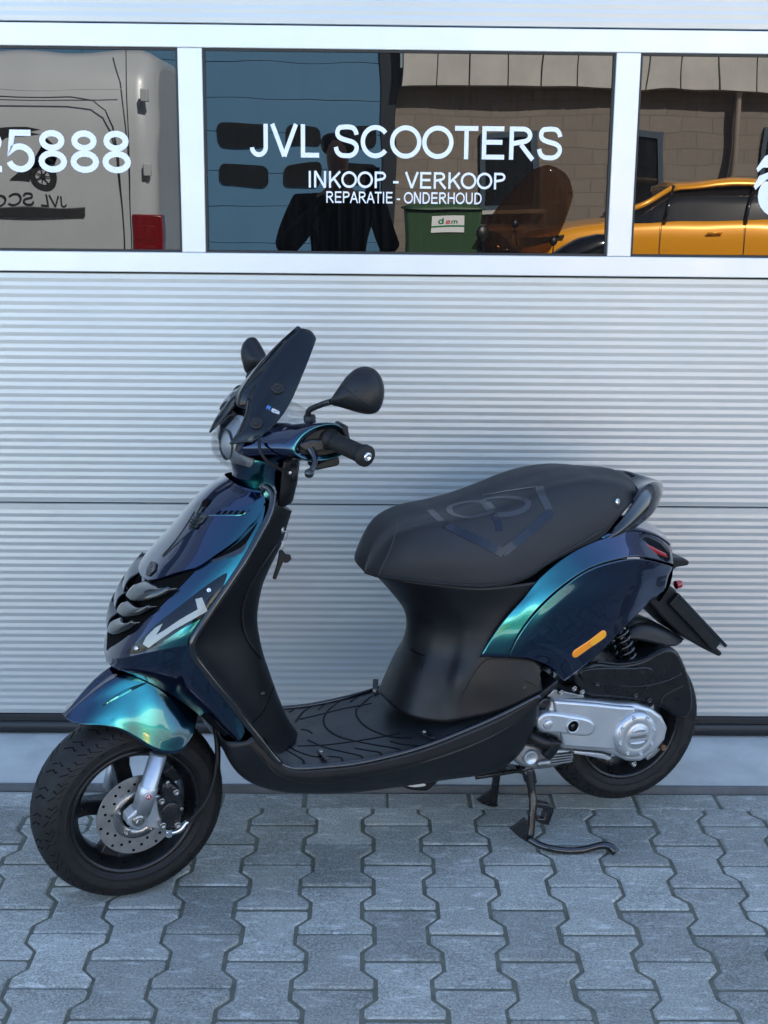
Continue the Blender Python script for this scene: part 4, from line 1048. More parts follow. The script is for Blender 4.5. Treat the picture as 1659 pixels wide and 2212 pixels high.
strip('emblem_line', hbv2, 2, [(425, 690), (432, 650), (455, 640), (460, 665), (435, 675)], .0025, 'steel', bonnet, off=.004)
strip('emblem_line', hbv2, 2, [(440, 655), (462, 650), (452, 690), (430, 700)], .002, 'steel', bonnet, off=.004)
# indicator: light guide under a smoked lens
guide = [(385, 1190), (410, 1140), (470, 1080), (520, 1050), (500, 1090), (475, 1130), (540, 1090), (640, 1020), (760, 950), (745, 880), (790, 868), (825, 960), (740, 1010), (600, 1090), (470, 1180), (425, 1215)]
ind = fpatch('indicator', [(262, 1250), (330, 1190), (480, 1050), (640, 925), (800, 800), (940, 705), (965, 700), (930, 800), (870, 920), (800, 1000), (650, 1085), (520, 1170), (420, 1225), (330, 1255)], 'smoke_lens', .0015, n=60)
patch('light_guide', sbv, 2, guide, 'light_guide', ind, .0032)
for x, y in ((342, 1218), (838, 818)):
    h = hit(sbv, 2, x, y); bolt('lens_screw', h[0]+h[1]*.002, h[1], .0045, .003, 'chrome', ind)

# the same fittings on the far half of the shield
def mirrored(o, parent):
    me = o.data.copy()
    for v in me.vertices: v.co.y = -v.co.y
    me.flip_normals(); c = bpy.data.objects.new(o.name.split('.')[0], me); C.objects.link(c); c.parent = parent
    for md in o.modifiers:
        if md.type == 'SOLIDIFY':
            m2 = c.modifiers.new('solid', 'SOLIDIFY'); m2.thickness = md.thickness; m2.offset = md.offset
    return c
for o in [x for x in shield.children if x.name.split('.')[0] in ('grille_cavity', 'grille_scoop', 'side_opening', 'side_blade', 'indicator')]:
    kids = list(o.children); c = mirrored(o, shield)
    for k_ in kids: mirrored(k_, c)
for o in [x for x in bonnet.children if x.name.split('.')[0] == 'air_slit']: mirrored(o, bonnet)

# --- crash-bar trim tube along the shield edge, both sides
tb = rail(2, [(1205, 128, .085), (1200, 108, .095), (1228, 102, .105), (1268, 135, .118), (1275, 200, .128), (1255, 290, .140), (1180, 440, .162), (1085, 610, .180), (985, 765, .190), (890, 905, .195), (800, 1040, .198), (740, 1135, .199), (718, 1200, .199), (735, 1275, .199), (800, 1365, .197), (900, 1490, .192), (1000, 1610, .185), (1090, 1730, .180), (1180, 1840, .178), (1270, 1955, .176), (1330, 2020, .176)])
for Fm in (None, BODY):
    P = [Fm.mir(p) for p in tb] if Fm else tb
    mb = MB(); mb.tube(crs(P, 90), .0072, 12); mb.build('edge_tube', 'black_gloss', scoot)

# --- inner leg shield (black), bell-shaped towards the rider
CE = crs(rail(2, [(1405, 262), (1375, 350), (1335, 480), (1265, 620), (1205, 760), (1172, 920), (1168, 1040), (1200, 1220), (1245, 1360), (1310, 1540), (1370, 1680), (1440, 1790)], w=0), 48)
ED = crs(rail(2, [(1262, 225, .125), (1250, 300, .140), (1175, 450, .163), (1085, 620, .180), (990, 770, .188), (895, 905, .190), (805, 1035, .190), (745, 1135, .190), (728, 1205, .190), (745, 1280, .190), (810, 1375, .188), (960, 1560, .180), (1060, 1690, .173), (1150, 1810, .170), (1250, 1935, .168), (1330, 2015, .168)]), 48)
G = []
for a, b in zip(CE, ED):
    row = []
    for j in range(25):
        t = j/24; c_ = .5+.5*math.cos(math.pi*min(1, t/.92)); c_ = c_**.9
        row.append(Vector((b.x-.004+(a.x-b.x+.004)*c_, b.y*t, b.z+(a.z-b.z)*c_)))
    G.append([Vector((p.x, -p.y, p.z)) for p in reversed(row[1:])]+row)
mb = MB(); mb.grid(G); inner = mb.build('inner_shield', 'black_plastic', scoot); ibv = bvh_of(inner)
top = [G[0][j] for j in range(49)]; fr_ = [Vector((p.x+.02+.05*(1-abs(j-24)/24), p.y*.9, p.z+.012)) for j, p in enumerate(top)]
mb = MB(); mb.grid([top, [ (p+q)/2+Vector((0, 0, .006)) for p, q in zip(top, fr_)], fr_]); mb.build('shield_cap', 'black_plastic', inner)
strip('panel_seam', ibv, 2, [(1300, 1430), (1260, 1550), (1210, 1659), (1130, 1740)], .003, 'groove', inner, off=.0006)
strip('panel_edge', ibv, 2, [(1320, 470), (1230, 600), (1120, 780), (1070, 920), (1065, 1030), (1100, 1160), (1190, 1290)], .008, 'black_plastic', inner, off=.004, taper=True)
h = hit(ibv, 2, 1208, 1530)
if h: bolt('shield_screw', h[0], h[1], .0055, .002, 'black_gloss', inner)

# --- floor with rubber mat
FE = rail(0, [(585, 1625, .168), (602, 1648, .170), (632, 1660, .172), (700, 1657, .172), (770, 1649, .172), (840, 1634, .172), (920, 1611, .172), (1000, 1580, .172), (1080, 1545, .172), (1165, 1502, .172)])
FEc = crs(FE, 50)
fl_rows = []
for f, dz in ((1., 0), (.9, .004), (.6, .006), (.3, .007), (0, .008)):
    fl_rows.append([Vector((p.x, p.y*f, p.z+dz+(.05*max(0, 1-i/9)**2*(1-f))))for i, p in enumerate(FEc)])
allr = fl_rows + [[BODY.mir(p) for p in r] for r in reversed(fl_rows[:-1])]
mb = MB(); mb.grid(across(allr, 49)); floor_ = mb.build('floor_mat', 'mat_rubber', scoot); flb = bvh_of(floor_)
def ribs(paths):
    for p in paths: strip('mat_rib', flb, 6, p, .0050, 'mat_groove', floor_, off=.0012, sink=.001, n=max(14, len(p)*6))
ribs([[(690, 405), (690, 450), (740, 510), (830, 555), (900, 575), (1020, 582)], [(700, 400), (780, 330)], [(610, 350), (530, 410), (495, 470), (510, 520), (580, 570), (690, 600), (820, 625), (945, 650), (950, 680)],
      [(400, 592), (500, 635), (620, 665), (720, 690), (728, 715)], [(285, 625), (330, 655), (440, 690), (540, 690), (600, 700), (608, 722)], [(270, 650), (340, 690), (375, 715), (378, 735)], [(680, 640), (760, 655), (830, 668), (840, 700)],
      [(890, 600), (960, 618), (1060, 628)], [(340, 628), (500, 622), (680, 600), (870, 568), (950, 552)], [(350, 470), (480, 440), (620, 405), (780, 375)], [(420, 395), (370, 430), (325, 490)], [(515, 370), (460, 415)], [(710, 325), (650, 370)], [(320, 410), (290, 430)],
      [(360, 530), (400, 535), (430, 555)]])
strip('mat_edge', flb, 6, [(280, 752), (500, 740), (700, 718), (900, 680), (1060, 640), (1200, 600)], .005, 'mat_rubber', floor_, off=.004, sink=.001)
# sill rail: thin rolled edge
for Fm in (None, BODY):
    P = crs([p+Vector((0, .004, .002)) for p in FE], 60); P = [Fm.mir(p) for p in P] if Fm else P
    mb = MB(); mb.tube(P, .0055, 10); mb.build('floor_edge', 'black_gloss', scoot)
# mat clips
for (x, y), (x2, y2) in (((478, 678), (520, 735)), ((1090, 562), (1140, 606))):
    a, b = hit(flb, 6, x, y), hit(flb, 6, x2, y2)
    if a and b:
        t = (b[0]-a[0]).normalized(); s_ = t.cross(Vector((0, 0, 1))).normalized()*.007
        mb = MB(); mb.prism([a[0]-t*.008-s_+Vector((0, 0, .004)), a[0]-t*.008+s_+Vector((0, 0, .004)), b[0]+s_*.9+Vector((0, 0, .009)), b[0]-s_*.9+Vector((0, 0, .009))], (0, 0, .003)); c_ = mb.build('mat_clip', 'black_metal', scoot, bevel=.001)
        bolt('clip_screw', a[0]+Vector((0, 0, .006)), (0, 0, 1), .005, .004, 'steel', c_)
a = hit(flb, 6, 800, 316)
if a:
    mb = MB(); e = a[0]+Vector((-.02, -.05, .014)); t = (e-a[0]).normalized(); s_ = t.cross(Vector((0, 0, 1))).normalized()*.007
    mb.prism([a[0]-t*.008-s_+Vector((0, 0, .004)), a[0]-t*.008+s_+Vector((0, 0, .004)), e+s_, e-s_], (0, 0, .003)); c_ = mb.build('mat_clip', 'black_metal', scoot, bevel=.001); bolt('clip_screw', a[0]+Vector((0, 0, .006)), (0, 0, 1), .005, .004, 'steel', c_)
# --- belly / side skirt
LOW = rail(0, [(488, 1600, .135), (500, 1640, .140), (530, 1680, .138), (580, 1704, .135), (660, 1713, .13), (760, 1711, .128), (860, 1699, .128), (960, 1684, .128), (1060, 1668, .128), (1110, 1640, .128), (1140, 1600, .13), (1160, 1545, .14)])
MID = rail(0, [(530, 1600, .168), (548, 1625, .174), (580, 1658, .178), (620, 1680, .180), (700, 1684, .180), (780, 1676, .180), (860, 1662, .180), (940, 1644, .179), (1020, 1618, .178), (1080, 1592, .177), (1130, 1560, .176), (1164, 1520, .175)])
UPP = rail(0, [(545, 1590, .172), (575, 1622, .176), (606, 1652, .180), (640, 1664, .181), (705, 1661, .181), (775, 1653, .181), (845, 1638, .181), (925, 1615, .180), (1003, 1584, .180), (1083, 1549, .179), (1130, 1523, .178), (1167, 1504, .177)])
BOT = [Vector((p.x, .06, p.z-.004)) for p in LOW]; CTR = [Vector((p.x, 0, p.z-.005)) for p in LOW]
belly = loft('belly_pan', [UPP, MID, LOW, BOT, CTR], 'black_plastic', scoot, nu=60, sym=BODY, nv=49); bbv = bvh_of(belly)
strip('skirt_crease', bbv, 0, [(560, 1625), (600, 1672), (680, 1690), (780, 1676), (880, 1656), (980, 1625), (1070, 1586), (1140, 1540)], .007, 'black_plastic', belly, off=.003, taper=True)

# --- black tower under the seat
tower = loft('under_seat_cover', [
    rail(4, [(1200, 640, .150), (1150, 760, .150), (1100, 870, .150), (1050, 960, .152), (1020, 1070, .158), (1015, 1160, .166), (1030, 1240, .172)]),
    rail(4, [(940, 680, .160), (890, 765, .156), (835, 865, .152), (775, 965, .150), (730, 1065, .154), (740, 1200, .164), (835, 1332, .172)]),
    rail(4, [(700, 705, .152), (720, 790, .142), (700, 880, .136), (668, 960, .132), (635, 1060, .134), (600, 1200, .146), (640, 1382, .164)]),
    rail(4, [(450, 685, .128), (530, 775, .114), (575, 865, .106), (578, 950, .103), (558, 1055, .106), (520, 1185, .116), (500, 1402, .138)]),
    rail(4, [(280, 664, .080), (370, 755, .070), (432, 845, .062), (448, 925, .060), (428, 1025, .062), (380, 1150, .070), (320, 1362, .085)]),
    rail(4, [(178, 648, 0), (252, 730, 0), (318, 820, 0), (332, 905, 0), (312, 1010, 0), (262, 1120, 0), (205, 1270, 0)])],
    'black_plastic', scoot, nu=44, sym=BODY, nv=71); tbv = bvh_of(tower)
strip('panel_seam', tbv, 4, [(340, 1005), (430, 1035), (560, 1056), (705, 1062), (840, 1068), (960, 1080)], .0026, 'groove', tower, off=.0005)
strip('base_seam', tbv, 4, [(215, 1290), (300, 1362), (400, 1395), (500, 1404), (640, 1384), (830, 1332), (960, 1275)], .004, 'groove', tower, off=.0006)
patch('hook_cover', tbv, 4, [(335, 1005), (430, 1055), (415, 1110), (395, 1145), (330, 1090)], 'black_satin', tower, .0015)
strip('hook_slot', tbv, 4, [(335, 1010), (365, 1035), (425, 1058)], .007, 'groove', tower, off=.002, taper=True)
lowp = patch('foot_panel', tbv, 4, [(600, 1305), (640, 1210), (700, 1110), (740, 1075), (830, 1072), (940, 1082), (1005, 1110), (1015, 1180), (1000, 1215), (930, 1180), (840, 1195), (740, 1240), (650, 1290)], 'black_plastic', tower, .006, n=50)
h = hit(tbv, 4, 932, 1218)
if h: bolt('panel_screw', h[0], h[1], .0055, .003, 'black_metal', tower)
# rear end of the footboard, under the flank
slab('foot_end', 4, [(880, 1345), (1020, 1250), (1110, 1180), (1115, 1195), (1030, 1280), (930, 1360), (890, 1368)], .10, .172, 'black_plastic', scoot, bevel=.008)

# --- painted rear flank
side = loft('side_panel', [
    rail(4, [(1141, 1186, 0.1520), (1205, 1140, 0.1560), (1285, 1075, 0.1580), (1372, 995, 0.1540), (1452, 908, 0.1440), (1530, 828, 0.1260), (1595, 766, 0.1080), (1660, 715, 0.0920)]),
    rail(4, [(1055, 1112, .164), (1130, 1062, .174), (1210, 1000, .178), (1295, 930, .176), (1382, 868, .167), (1462, 818, .152), (1552, 772, .128), (1668, 690, .092)]),
    rail(4, [(965, 1078, .170), (1020, 1000, .182), (1090, 920, .188), (1175, 840, .190), (1275, 772, .187), (1380, 722, .178), (1485, 690, .160), (1580, 668, .134), (1680, 640, .094)]),
    rail(4, [(905, 1070, 0.1730), (950, 985, 0.1820), (1010, 900, 0.1890), (1085, 818, 0.1930), (1180, 738, 0.1920), (1290, 672, 0.1850), (1400, 630, 0.1740), (1510, 608, 0.1550), (1610, 610, 0.1270), (1695, 612, 0.0990)]),
    rail(4, [(850, 1066, 0.1720), (898, 965, 0.1790), (964, 868, 0.1840), (1042, 782, 0.1880), (1135, 700, 0.1890), (1262, 614, 0.1860), (1400, 568, 0.1750), (1520, 553, 0.1570), (1640, 576, 0.1290), (1702, 595, 0.1030)])],
    'pearl_paint', scoot, nu=56, nv=41, mirror_copy=BODY)
flan = loft('upper_flank', [
    rail(4, [(848, 1066, 0.1720), (894, 963, 0.1780), (960, 864, 0.1820), (1038, 776, 0.1850), (1131, 694, 0.1850), (1260, 608, 0.1800), (1400, 560, 0.1700), (1520, 544, 0.1520), (1640, 565, 0.1240), (1704, 580, 0.1000)]),
    rail(4, [(780, 1064, 0.1660), (828, 965, 0.1690), (895, 862, 0.1720), (975, 765, 0.1740), (1075, 665, 0.1710), (1215, 568, 0.1660), (1370, 505, 0.1540), (1500, 480, 0.1360), (1625, 505, 0.1090), (1700, 535, 0.0870)]),
    rail(4, [(705, 1062, 0.1610), (762, 968, 0.1620), (835, 865, 0.1630), (925, 765, 0.1630), (1022, 645, 0.1600), (1180, 520, 0.1510), (1340, 446, 0.1340), (1482, 405, 0.1140), (1610, 430, 0.0880), (1692, 480, 0.0660)])],
    'pearl_paint', scoot, nu=56, nv=17, mirror_copy=BODY)
sidebv = bvh_of(side); flbv = bvh_of(flan)
# closing skin over the tail between the flanks
tl_ = rail(4, [(1340, 446, .140), (1482, 405, .120), (1610, 430, .094), (1692, 480, .072)])
loft('tail_deck', [tl_, [Vector((p.x-.01, 0, p.z+.02)) for p in tl_]], 'pearl_paint', scoot, nu=20, sym=BODY, nv=13)
# side reflector
a, b = hit(sidebv, 4, 1203, 1040), hit(sidebv, 4, 1335, 946)
t = (b[0]-a[0]); L_ = t.length; t.normalize(); nn = ((a[1]+b[1])/2); nn = (nn-t*nn.dot(t)).normalized(); s_ = nn.cross(t)
def capsule(c0, c1, r, base, depth):
    pts = []; 
    for i in range(13): an = R(-90+15*i); pts.append(c1+t*(r*math.cos(an))+s_*(r*math.sin(an)))
    for i in range(13): an = R(90+15*i); pts.append(c0+t*(r*math.cos(an))+s_*(r*math.sin(an)))
    mb = MB(); mb.prism([p+nn*base for p in pts], nn*depth); return mb
rf = capsule(a[0], b[0], .0118, -.004, .008).build('side_reflector', 'orange_lens', scoot, bevel=.002); 
capsule(a[0], b[0], .0130, -.006, .006).build('reflector_frame', 'black_plastic', rf)
mdp = a[0]+t*(L_*.52); capsule(mdp+t*.01, b[0], .0098, -.003, .0082).build('reflector_half', 'orange_lens_b', rf)

# --- seat
S0 = [(112, 630), (118, 566), (154, 478), (216, 400), (288, 356), (400, 322), (560, 290), (720, 240), (870, 175), (1000, 125), (1150, 92), (1300, 78), (1420, 96), (1492, 146), (1518, 195), (1526, 218)]
seat = loft('seat', [
    rail(4, [(112, 630, 0), (124, 622, .035), (186, 652, .068), (280, 664, .098), (428, 684, .130), (600, 700, .148), (740, 704, .156), (860, 688, .160), (960, 650, .160), (1060, 582, .156), (1180, 518, .150), (1340, 438, .136), (1420, 345, .122), (1488, 268, .098), (1516, 236, .05), (1526, 218, 0)]),
    rail(4, [(112, 630, 0), (116, 616, .035), (176, 640, .072), (273, 645, .104), (423, 662, .138), (600, 675, .156), (745, 676, .164), (870, 655, .168), (975, 610, .168), (1080, 540, .164), (1200, 475, .158), (1340, 400, .144), (1418, 325, .128), (1486, 260, .102), (1517, 230, .05), (1526, 218, 0)]),
    rail(4, [(112, 630, 0), (112, 604, .034), (169, 592, .068), (258, 560, .098), (368, 545, .126), (500, 540, .146), (650, 530, .154), (800, 505, .158), (935, 455, .158), (1065, 400, .155), (1195, 350, .150), (1315, 305, .140), (1412, 278, .124), (1482, 246, .098), (1518, 222, .048), (1526, 218, 0)]),
    rail(4, [(112, 630, 0), (112, 590, .025), (168, 530, .050), (246, 455, .072), (343, 418, .094), (470, 392, .110), (625, 368, .116), (780, 328, .118), (920, 275, .118), (1050, 222, .118), (1185, 182, .116), (1312, 165, .110), (1418, 172, .098), (1492, 192, .075), (1520, 210, .035), (1526, 218, 0)]),
    rail(4, [(112, 630, 0), (113, 580, .012), (161, 500, .025), (230, 425, .038), (313, 384, .05), (435, 350, .058), (590, 320, .062), (745, 275, .063), (892, 215, .063), (1025, 165, .063), (1165, 132, .062), (1305, 117, .058), (1420, 132, .05), (1493, 166, .038), (1520, 204, .018), (1526, 218, 0)]),
    rail(4, S0, w=0)], 'seat_vinyl', scoot, nu=64, sym=BODY, nv=61, solid=0)
stbv = bvh_of(seat)
strip('seat_seam', stbv, 4, [(272, 352), (276, 380), (262, 440), (230, 530), (190, 610), (176, 648)], .0022, 'stitch', seat, off=.0008)
strip('seat_piping', stbv, 4, [(90, 614), (150, 640), (255, 652), (415, 672), (600, 688), (745, 690), (870, 668), (975, 622), (1080, 552), (1200, 486), (1335, 408)], .006, 'seat_vinyl', seat, off=.003)
def emb(pts, wdt, closed=False, smooth=True, mt='seat_emblem'):
    q = pts
    if not smooth:
        q = []
        for i in range(len(pts)-1):
            for k in range(6): q.append((pts[i][0]+(pts[i+1][0]-pts[i][0])*k/6, pts[i][1]+(pts[i+1][1]-pts[i][1])*k/6))
        q.append(pts[-1])
    strip('seat_emblem', stbv, 4, q, wdt, mt, seat, off=.0008, closed=closed, sink=.0004, n=len(q)*4, edge=1.)
emb([(520, 375), (680, 450), (825, 525)], .020, smooth=False); emb([(820, 525), (940, 430), (1075, 310)], .020, smooth=False)
emb([(1065, 300), (1030, 235), (1012, 180)], .018, smooth=False, mt='seat_emblem_skylit'); emb([(445, 300), (480, 335), (505, 360)], .016, smooth=False, mt='seat_emblem_skylit'); emb([(720, 225), (860, 200), (1005, 180)], .008, smooth=False)
emb([(545, 290), (560, 320), (630, 338), (720, 325), (775, 300), (740, 265), (660, 258), (580, 272)], .013, True, mt='seat_emblem_skylit'); emb([(720, 250), (800, 236), (890, 238), (955, 258), (945, 290), (880, 318), (800, 325), (755, 300), (730, 270)], .013, True, mt='seat_emblem_skylit')
emb([(745, 265), (770, 310), (800, 370), (805, 410)], .016, smooth=False)
h = hit(stbv, 4, 1415, 258); disc('lock_cover', h[0], h[1], [(0, .0015), (.0125, .0015), (.0145, .0008), (.015, -.004)], 'seat_vinyl', seat); lk = disc('seat_lock', h[0]+h[1]*.001, h[1], [(0, .0035), (.0065, .0035), (.0072, .0025), (.0075, -.002)], 'chrome', seat)
mb = MB(); s1 = h[1].cross(Vector((0, 0, 1))).normalized(); u1 = s1.cross(h[1]); mb.prism([h[0]+h[1]*.0046+s1*a_+u1*b_ for a_, b_ in ((-.0008, -.004), (.0008, -.004), (.0008, .004), (-.0008, .004))], h[1]*.0003); mb.build('key_slot', 'groove', seat)
# grab rail / spoiler behind the seat
gr = loft('grab_rail', [rail(4, [(1335, 455, .122), (1420, 370, .120), (1495, 270, .112), (1540, 205, .100), (1600, 165, .075), (1640, 165, .04)]),
     rail(4, [(1340, 462, .132), (1430, 410, .130), (1520, 335, .120), (1580, 265, .105), (1628, 205, .078), (1648, 190, .04)]),
     rail(4, [(1338, 465, .122), (1440, 425, .118), (1530, 370, .110), (1590, 320, .095), (1625, 262, .070), (1642, 215, .035)])], 'black_gloss', scoot, nu=30, nv=15, mirror_copy=BODY, solid=.008)
loft('grab_rail_bridge', [rail(4, [(1495, 270, .105), (1540, 205, .095), (1600, 165, .072), (1640, 165, .04)]), rail(4, [(1500, 180, 0), (1540, 165, 0), (1590, 158, 0), (1640, 160, 0)])], 'black_gloss', scoot, nu=14, sym=BODY, nv=17, solid=.008)

# --- tail: light cluster, plate carrier, number plate, mudguard
tlp = slab('tail_light', 0, [(1374, 1158), (1400, 1152), (1432, 1168), (1450, 1190), (1453, 1212), (1440, 1218), (1405, 1198), (1376, 1186)], .02, .118, 'smoke_lens', scoot, bevel=.008)
slab('tail_lens', 0, [(1372, 1170), (1392, 1172), (1440, 1196), (1444, 1206), (1400, 1190), (1374, 1184)], .09, .1215, 'red_lens', tlp, bevel=.003)
mb = MB(); G = [[p*(1-t)+BODY.mir(p)*t for t in np.linspace(0, 1, 9)] for p in crs(rail(0, [(1380, 1150, .085), (1425, 1160, .08), (1450, 1185, .075), (1455, 1215, .075), (1448, 1262, .075), (1425, 1300, .07)]), 16)]
mb.grid(G); mb.build('tail_cover', 'black_gloss', scoot)
slab('tail_bracket', 0, [(1440, 1205), (1480, 1207), (1491, 1213), (1488, 1222), (1462, 1226), (1448, 1240)], -.05, .05, 'black_plastic', scoot, bevel=.005)
disc('rear_reflector', pt(0, 1467, 1262, .0), (-1, 0, .1), [(0, .006), (.009, .0055), (.0105, .002), (.0105, -.01)], 'red_lens', scoot)
slab('plate_carrier', 0, [(1400, 1300), (1440, 1258), (1462, 1275), (1468, 1300), (1500, 1345), (1535, 1385), (1563, 1412), (1556, 1420), (1520, 1402), (1470, 1372), (1430, 1335)], -.055, .055, 'black_plastic', scoot, bevel=.008)
pA, pB = pt(0, 1462, 1288, .07), pt(0, 1567, 1400, .07)
ud = (pB-pA).normalized(); pn = Vector((ud.z, 0, -ud.x)); pn = pn if pn.x < 0 else -pn
mb = MB(); mb.prism([pA+Vector((0, .0, 0)), pB, pB-Y*.14, pA-Y*.14], pn*.009); plate = mb.build('number_plate', 'black_gloss', scoot, bevel=.001)
mb = MB(); q0 = pA-pn*.026; q1 = pB-pn*.026; mb.prism([q0, q1-ud*.02, q1-ud*.02-Y*.14, q0-Y*.14], pn*.0255); mb.build('plate_holder', 'black_plastic', scoot, bevel=.002)
hug = loft('rear_mudguard', [rail(5, [(900, 300, .07), (960, 285, .085), (1050, 300, .09), (1150, 325, .085), (1230, 330, .075), (1275, 310, .06)]),
     rail(5, [(920, 250, .06), (975, 210, .07), (1060, 205, .075), (1160, 235, .07), (1235, 270, .06), (1278, 295, .05)]), rail(5, [(940, 215, 0), (1000, 182, 0), (1090, 190, 0), (1180, 225, 0), (1250, 262, 0), (1280, 285, 0)])], 'black_plastic', scoot, nu=26, sym=BODY, solid=.005)

# --- engine, transmission, air box
abx = slab('air_box', 5, [(612, 512), (640, 478), (690, 455), (770, 428), (860, 438), (960, 432), (1050, 408), (1120, 372), (1170, 348), (1215, 342), (1255, 362), (1290, 420), (1318, 490), (1340, 570), (1350, 640), (1345, 720), (1310, 770), (1240, 760), (1190, 720), (1130, 690), (1000, 668), (850, 650), (720, 640), (665, 600)], .02, .118, 'black_satin', scoot, bevel=.016, n=90)
abv = bvh_of(abx)
slab('air_box_lid', 5, [(655, 500), (700, 470), (860, 460), (1000, 462), (1060, 455), (1110, 480), (1080, 530), (1060, 560), (900, 575), (770, 560), (690, 545)], .117, .124, 'black_satin', abx, bevel=.004, n=50)
for path in ([(790, 548), (900, 572), (1060, 572), (1180, 545), (1280, 498)], [(1150, 690), (1160, 650), (1200, 615), (1285, 575)], [(760, 425), (900, 440), (1010, 425), (1110, 390), (1180, 350)]):
    mb = MB(); mb.tube(crs([pt(5, x, y, .1185) for x, y in path], 24), .0028, 6); mb.build('air_box_rib', 'black_satin', abx)
for x, y in ((660, 480), (762, 560), (1035, 478), (995, 632), (1080, 660)):
    bolt('air_box_screw', pt(5, x, y, .120), Y, .0065, .004, 'black_metal', abx)
cvt = slab('drive_cover', 5, [(487, 652), (560, 655), (760, 668), (900, 684), (1010, 686), (1100, 712), (1165, 760), (1198, 830), (1180, 905), (1120, 980), (1030, 1038), (950, 1035), (870, 1000), (800, 978), (640, 966), (545, 958), (530, 885), (470, 868), (425, 862), (398, 830), (400, 790), (425, 752), (466, 732), (478, 700)], .05, .128, 'silver', scoot, bevel=.009, n=0)
slab('cover_face', 5, [(500, 664), (760, 684), (900, 700), (1000, 705), (1000, 960), (850, 965), (640, 950), (560, 944), (545, 872), (520, 760)], .12, .137, 'silver', cvt, bevel=.006)
slab('cover_boss', 5, [(440, 742), (500, 738), (600, 752), (700, 770), (740, 790), (757, 825), (745, 860), (715, 882), (640, 880), (540, 866), (450, 858), (415, 840), (398, 810), (404, 772)], .12, .146, 'silver', cvt, bevel=.007, n=44)
disc('kick_boss', pt(5, 462, 806, .146), Y, [(0, .005), (.010, .005), (.0115, .003), (.012, -.002)], 'silver', cvt)
vv = pt(5, 614, 818, .146); disc('cover_bearing', vv, Y, [(.0125, -.001), (.0135, .0035), (.016, .0045), (.018, .002), (.0185, -.003)], 'silver', cvt); disc('vent_hole', vv, Y, [(0, .0002), (.0125, .0012), (.0128, .0032)], 'groove', cvt)
disc('vent_screw', vv, Y, [(0, .002), (.006, .002), (.0065, .0005)], 'black_metal', cvt, 6)
cc_ = pt(5, 1000, 872, .142)
clt = disc('clutch_cover', cc_, Y, [(0, .010), (.030, .010), (.033, .0075), (.0345, .0085), (.047, .0065), (.0545, .003), (.058, -.004), (.0615, -.02), (.063, -.05)], 'silver', scoot, 56)
for k in range(8):
    a_ = R(22.5+45*k+8); bolt('clutch_screw', cc_+Vector((math.cos(a_)*.0475, .0055, math.sin(a_)*.0475)), Y, .0048, .0035, 'silver', clt)
for sg in (-1, 1):
    mb = MB(); G = []
    for i in range(9):
        f = -1+2*i/8; xw = .021*f; h0 = .0125; h1 = h0+.013*math.sqrt(max(0, 1-f*f))
        G.append([cc_+Vector((xw, .0098, sg*h0)), cc_+Vector((xw, .0145, sg*(h0+.001))), cc_+Vector((xw, .0125, sg*(h0*.4+h1*.6))), cc_+Vector((xw, .0098, sg*h1))])
    mb.grid(G); mb.build('cover_recess', 'silver', clt)
mb = MB(); mb.box((cc_.x-.026, cc_.y+.0095, cc_.z-.0105), (cc_.x+.026, cc_.y+.0125, cc_.z+.0105)); mb.build('name_plate', 'silver', clt, bevel=.0008)
lettering('lettering', 'PIAGGIO', (cc_.x+.0225, cc_.y+.0128, cc_.z-.0035), (-.045, 0, 0), (0, 0, .007), 'steel', clt, thick=.0006, bold=True)
slab('cover_flange', 5, [(455, 640), (500, 595), (545, 602), (690, 632), (680, 650), (500, 650)], .06, .12, 'cast_alu', scoot, bevel=.003)
for x, y in ((530, 604), (612, 580), (660, 602)): bolt('flange_bolt', pt(5, x, y, .115), Y, .0068, .012, 'steel', scoot)
slab('engine_mount', 5, [(400, 690), (430, 650), (475, 645), (480, 700), (460, 740), (420, 755), (395, 740)], .06, .115, 'black_metal', scoot, bevel=.005); 
crk = slab('crankcase', 5, [(255, 945), (300, 925), (400, 935), (520, 955), (615, 962), (622, 1040), (560, 1055), (480, 1080), (360, 1085), (290, 1060), (225, 985)], .02, .10, 'cast_alu', scoot, bevel=.01, n=40)
disc('crank_cap', pt(5, 352, 1005, .102), Y, [(0, .007), (.0135, .007), (.0145, .009), (.0165, .0085), (.018, .004), (.0185, -.01)], 'silver', crk)
for k in range(4):
    slab('cooling_fin', 5, [(480, 1000+k*16), (615, 985+k*15), (616, 991+k*15), (480, 1008+k*16)], .05, .112, 'cast_alu', crk, bevel=.001)
mb = MB(); mb.tube(crs(rail(5, [(470, 1040, .105), (430, 1040, .105), (405, 1050, .10)]), 8), .009, 10); mb.build('crank_stub', 'cast_alu', crk)
slab('kick_housing', 5, [(232, 955), (280, 940), (320, 945), (300, 975), (260, 985)], .06, .11, 'silver', crk, bevel=.004)
mb = MB(); mb.tube(crs(rail(5, [(345, 860, .10), (380, 890, .11), (440, 920, .118), (480, 920, .12), (500, 905, .12)]), 14), .016, 12); mb.tube(crs(rail(5, [(505, 900, .125), (480, 960, .122), (450, 1000, .118)]), 10), [.016, .017, .017, .017, .0165, .016, .015, .015, .014, .014], 14)
mb.build('intake_boot', 'black_plastic', scoot)
mb = MB(); mb.tube(crs(rail(5, [(370, 760, .09), (345, 820, .09), (330, 880, .09), (290, 900, .085)]), 10), .012, 10); mb.build('breather_pipe', 'black_plastic', scoot)
slab('frame_plate', 5, [(275, 870), (330, 840), (400, 860), (420, 930), (350, 945), (285, 935)], .04, .095, 'black_metal', scoot, bevel=.006)
slab('case_lower', 5, [(620, 968), (800, 985), (860, 1010), (840, 1030), (700, 1000), (625, 990)], .03, .11, 'silver', scoot, bevel=.003)
